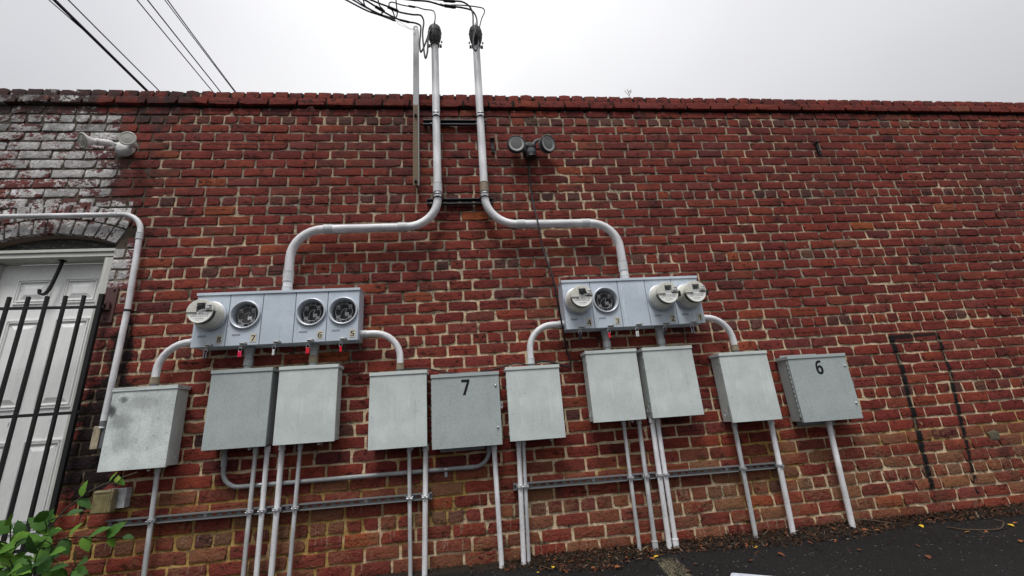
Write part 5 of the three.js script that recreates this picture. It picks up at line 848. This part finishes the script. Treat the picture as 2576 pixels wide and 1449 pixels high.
{ // single fallen leaves
  const yel = [std(0.62, 0.4, 0.03, 0.5, { side: THREE.DoubleSide }), std(0.5, 0.27, 0.05, 0.55, { side: THREE.DoubleSide })], brn = [std(0.26, 0.09, 0.03, 0.6, { side: THREE.DoubleSide }), std(0.14, 0.045, 0.022, 0.6, { side: THREE.DoubleSide })], R = rng(99);
  const leaf = (x, z, s, mat, label, group) => { const o = mesh('fallen_leaf', LEAF[Math.floor(R() * 4)], mat, null); o.position.set(x, 0.008 + 0.05 * s, z); o.rotation.set((R() - 0.5) * 0.4, R() * 6.28, (R() - 0.5) * 0.3); o.scale.set(s * 0.6, s * 0.6, s * 0.7); tag(o, label, 'leaf', group); };
  for (const [x, z, s] of [[2.694, 0.147, 0.055], [2.772, 0.365, 0.05], [3.082, 0.313, 0.06], [1.018, 0.184, 0.05], [0.331, 0.224, 0.035], [0.422, 0.191, 0.05], [1.602, 0.152, 0.04], [1.58, 0.2, 0.035], [1.567, 0.237, 0.035]]) leaf(x, z, s, yel[R() < 0.6 ? 0 : 1], 'small yellow leaf lying on the dark asphalt', 'yellow fallen leaves');
  for (const [x, z, s] of [[2.56, 0.177, 0.05], [2.856, 0.381, 0.035], [3.159, 0.304, 0.045], [2.803, 0.571, 0.05], [1.661, 0.03, 0.06], [1.324, 0.096, 0.05], [0.615, 0.259, 0.045], [0.731, 0.294, 0.06], [0.779, 0.102, 0.045], [0.582, 0.129, 0.05], [0.96, 0.2, 0.055], [2.25, 0.16, 0.07], [2.33, 0.12, 0.07], [2.4, 0.17, 0.06]]) leaf(x, z, s, brn[0], 'orange brown dry leaf lying at the foot of the wall', 'orange brown fallen leaves');
  for (const [x, z, s] of [[1.608, 0.351, 0.07], [1.039, 0.464, 0.06], [1.421, 0.424, 0.06], [2.0, 0.45, 0.05], [2.2, 0.62, 0.06]]) leaf(x, z, s, brn[1], 'dark red brown leaf out on the open asphalt', 'dark fallen leaves');
  const tw = (label, pts, r) => { const t = thing('twig', label, 'twig', null); mesh('stem', cable(pts, r, 30, 6), std(0.07, 0.045, 0.03, 0.8), t); };
  tw('long curved twig lying on the open asphalt', [[2.77, 0.008, 0.238], [2.79, 0.008, 0.311], [2.868, 0.008, 0.356], [2.946, 0.008, 0.37], [3.055, 0.01, 0.312], [3.116, 0.012, 0.261], [3.09, 0.02, 0.244]], 0.004);
  tw('thin twig leaning out from the riser under the painted six', [[2.3, 0.05, 0.03], [2.42, 0.045, 0.06], [2.56, 0.02, 0.1]], 0.004);
  tw('short twig near the close pair of risers', [[0.34, 0.008, 0.1], [0.38, 0.01, 0.16], [0.42, 0.006, 0.21]], 0.003);
}
{ // corner of a pale wheel stop at the edge of the frame
  const t = thing('wheel_stop', 'pale concrete wheel stop, only its corner in view', 'wheel stop', null, [1.052, 0, 0.862]);
  const s = new THREE.Shape(); s.moveTo(-0.085, 0); s.lineTo(0.085, 0); s.lineTo(0.055, 0.108); s.lineTo(-0.055, 0.108); s.closePath();
  const g = new THREE.ExtrudeGeometry(s, { depth: 1.6, bevelEnabled: true, bevelSize: 0.006, bevelThickness: 0.01, bevelSegments: 2 }).translate(-0.061, 0, 0.01);
  t.rotation.y = 0.95; mesh('block', g, metal([0.62, 0.66, 0.74], F_PIPE, 0.6), t);
}
// ------------------------------------------------------------------ plants
{
  const greens = [[0.085, 0.2, 0.025], [0.055, 0.14, 0.022], [0.12, 0.25, 0.03], [0.035, 0.095, 0.018]].map((c) => new THREE.MeshPhysicalMaterial({ color: new THREE.Color().setRGB(...c), roughness: 0.55, specularIntensity: 0.35, transmission: 0.22, thickness: 0, side: THREE.DoubleSide }));
  const lime = new THREE.MeshPhysicalMaterial({ color: new THREE.Color().setRGB(0.3, 0.42, 0.06), roughness: 0.5, transmission: 0.25, thickness: 0, side: THREE.DoubleSide });
  const t = thing('sapling', 'leafy green sapling growing in front of the door and wall', 'plant', null, [-2.12, 0, 0.22]), R = rng(808), bark = std(0.05, 0.045, 0.03, 0.8);
  const O = t.position, loc = (p) => [p[0] - O.x, p[1] - O.y, p[2] - O.z];
  const addLeaf = (p, dir, size, mi, roll = 0, up = [0, 0.5, 1]) => { const o = mesh('leaf', LEAF[Math.floor(R() * 4)], mi < 0 ? lime : greens[mi], t); const x = V(dir).normalize(), y = V(up).addScaledVector(x, -V(up).dot(x)).normalize(), z = x.clone().cross(y); o.quaternion.setFromRotationMatrix(new THREE.Matrix4().makeBasis(x, y, z)); o.rotateX(roll); o.position.set(...loc(p)); o.scale.set(size, size, size * 1.05); };
  const stem = (pts, r) => mesh('stem', cable(pts.map(loc), r, 26, 6), bark, t);
  // leading shoot up to the outlet box, arching side sprays, a dense skirt of foliage by the door
  const sprays = [
    { p: [[-2.12, 0.0, 0.22], [-2.1, 0.25, 0.24], [-2.04, 0.46, 0.25], [-1.93, 0.575, 0.24], [-1.84, 0.622, 0.22], [-1.735, 0.656, 0.2]], r: 0.0035, lv: [[0.5, 1, 0.08], [0.55, -1, 0.06], [0.7, 1, 0.1], [0.72, -1, 0.09], [0.86, -1, 0.075], [0.9, 1, 0.06]], tone: 2 },
    { p: [[-2.1, 0.22, 0.24], [-2.03, 0.36, 0.28], [-1.9, 0.39, 0.3], [-1.78, 0.372, 0.28], [-1.71, 0.366, 0.26]], r: 0.0028, lv: [[0.3, 1, 0.08], [0.36, -1, 0.095], [0.5, 1, 0.09], [0.55, -1, 0.1], [0.68, 1, 0.09], [0.73, -1, 0.1], [0.87, -1, 0.1], [0.9, 1, 0.07], [1, 0, 0.07]], tone: 1 },
    { p: [[-2.12, 0.1, 0.22], [-2.16, 0.3, 0.28], [-2.13, 0.42, 0.3], [-2.03, 0.47, 0.3], [-1.97, 0.49, 0.28]], r: 0.0028, lv: [[0.35, 1, 0.09], [0.45, -1, 0.1], [0.58, 1, 0.1], [0.64, -1, 0.1], [0.8, 1, 0.09], [0.86, -1, 0.08], [1, 0, 0.08]], tone: 3 },
    { p: [[-2.12, 0.08, 0.22], [-2.2, 0.26, 0.3], [-2.24, 0.36, 0.33], [-2.2, 0.42, 0.34]], r: 0.0025, lv: [[0.4, 1, 0.1], [0.5, -1, 0.1], [0.66, 1, 0.1], [0.72, -1, 0.1], [0.9, 1, 0.09], [1, 0, 0.09]], tone: 1 },
    { p: [[-2.12, 0.05, 0.22], [-2.2, 0.2, 0.32], [-2.17, 0.3, 0.38], [-2.06, 0.32, 0.4]], r: 0.0025, lv: [[0.3, 1, 0.09], [0.42, -1, 0.1], [0.55, 1, 0.11], [0.66, -1, 0.1], [0.78, 1, 0.1], [0.88, -1, 0.1], [1, 0, 0.09]], tone: 0 },
    { p: [[-2.12, 0.04, 0.22], [-2.07, 0.16, 0.34], [-2.0, 0.24, 0.38], [-1.93, 0.27, 0.36]], r: 0.0025, lv: [[0.3, 1, 0.09], [0.42, -1, 0.1], [0.55, 1, 0.1], [0.66, -1, 0.1], [0.8, 1, 0.09], [0.9, -1, 0.09], [1, 0, 0.08]], tone: 3 },
    { p: [[-2.12, 0.03, 0.22], [-2.25, 0.15, 0.36], [-2.28, 0.24, 0.42], [-2.22, 0.28, 0.44]], r: 0.0025, lv: [[0.3, 1, 0.1], [0.44, -1, 0.1], [0.58, 1, 0.1], [0.7, -1, 0.1], [0.84, 1, 0.1], [1, 0, 0.09]], tone: 0 },
    { p: [[-2.12, 0.03, 0.22], [-2.12, 0.14, 0.42], [-2.08, 0.22, 0.48], [-2.02, 0.24, 0.48]], r: 0.0025, lv: [[0.3, 1, 0.1], [0.44, -1, 0.1], [0.58, 1, 0.1], [0.7, -1, 0.1], [0.84, 1, 0.1], [1, 0, 0.09]], tone: 1 },
  ];
  for (let i = 0; i < 26; i++) { const x = -2.45 + 0.023 * i + 0.05 * R(), z = 0.26 + 0.3 * R(), h = (x < -2.02 ? 0.27 : 0.19) + 0.22 * R(), dx = (R() - 0.45) * 0.16; sprays.push({ p: [[-2.12, 0.01, 0.22], [mix(-2.12, x, 0.7), h * 0.55, mix(0.22, z, 0.7)], [x, h * 0.92, z], [x + dx, h, z + 0.03]], r: 0.0022, lv: [[0.4, 1, 0.1], [0.5, -1, 0.1], [0.62, 1, 0.11], [0.7, -1, 0.11], [0.82, 1, 0.1], [0.9, -1, 0.1], [1, 0, 0.1]], tone: i % 4 }); }
  for (const s of sprays) {
    stem(s.p, s.r); const c = new THREE.CatmullRomCurve3(s.p.map(V), false, 'centripetal');
    for (const [f, side, size] of s.lv) { const p = c.getPointAt(f), tg = c.getTangentAt(f), sd = new THREE.Vector3(tg.y, -tg.x, 0).multiplyScalar(side), d = tg.clone().multiplyScalar(side ? 0.55 : 1).addScaledVector(sd, 0.75).add(new THREE.Vector3((R() - 0.5) * 0.25, -0.12 + (R() - 0.5) * 0.3, 0.15 * R())); addLeaf([p.x, p.y, p.z], [d.x, d.y, d.z], size * (0.72 + 0.3 * R()), R() < 0.65 ? s.tone : Math.floor(R() * 4), (R() - 0.5) * 0.7, [(R() - 0.5) * 0.5, 0.75, 0.75]); }
  }
  addLeaf([-1.82, 0.615, 0.22], [0.3, 1, 0.1], 0.035, -1); addLeaf([-1.8, 0.618, 0.22], [-0.2, 1, 0.3], 0.035, -1); addLeaf([-1.81, 0.62, 0.225], [0.6, 0.7, 0.3], 0.03, -1);
  // tiny weeds on the head of the wall
  const w = thing('parapet_weed', 'tiny dry weed sprouting on top of the parapet', 'weed', null, [1.452, 3.27, -0.02]), wm = std(0.13, 0.13, 0.09, 0.8, { side: THREE.DoubleSide });
  for (const pts of [[[0, 0, 0], [0, 0.035, 0], [-0.004, 0.06, 0], [-0.024, 0.085, 0.002], [-0.032, 0.105, 0.003]], [[-0.004, 0.058, 0], [-0.003, 0.085, 0.002], [-0.01, 0.118, 0.001]], [[-0.003, 0.06, 0], [0.008, 0.085, 0], [0.014, 0.112, 0.002]]]) mesh('stem', cable(pts, 0.0018, 16, 5), wm, w);
  for (const [x, y, a] of [[-0.032, 0.1, 2.1], [-0.012, 0.112, 1.9], [-0.004, 0.095, 1.1], [0.013, 0.105, 1.4], [0.009, 0.088, 1.0], [-0.005, 0.08, 2.2], [-0.026, 0.09, 2.3]]) { const o = mesh('leaf', LEAF[1], wm, w); o.position.set(x, y, 0); o.rotation.set(1.2, 0, a); o.scale.setScalar(0.02); }
  const w2 = thing('hanging_weed', 'reddish dry weed tuft hanging below the parapet', 'weed', null, [-1.09, 3.15, 0.01]), rm = std(0.1, 0.03, 0.025, 0.8, { side: THREE.DoubleSide });
  for (let i = 0; i < 9; i++) { const a = (R() - 0.5) * 0.16, l = 0.05 + 0.1 * R(); mesh('stem', cable([[0, 0, 0], [a * 0.4, -l * 0.3, 0.03], [a, -l, 0.02 + 0.02 * R()]], 0.0015, 12, 5), rm, w2); }
}
renderer.render(scene, camera);
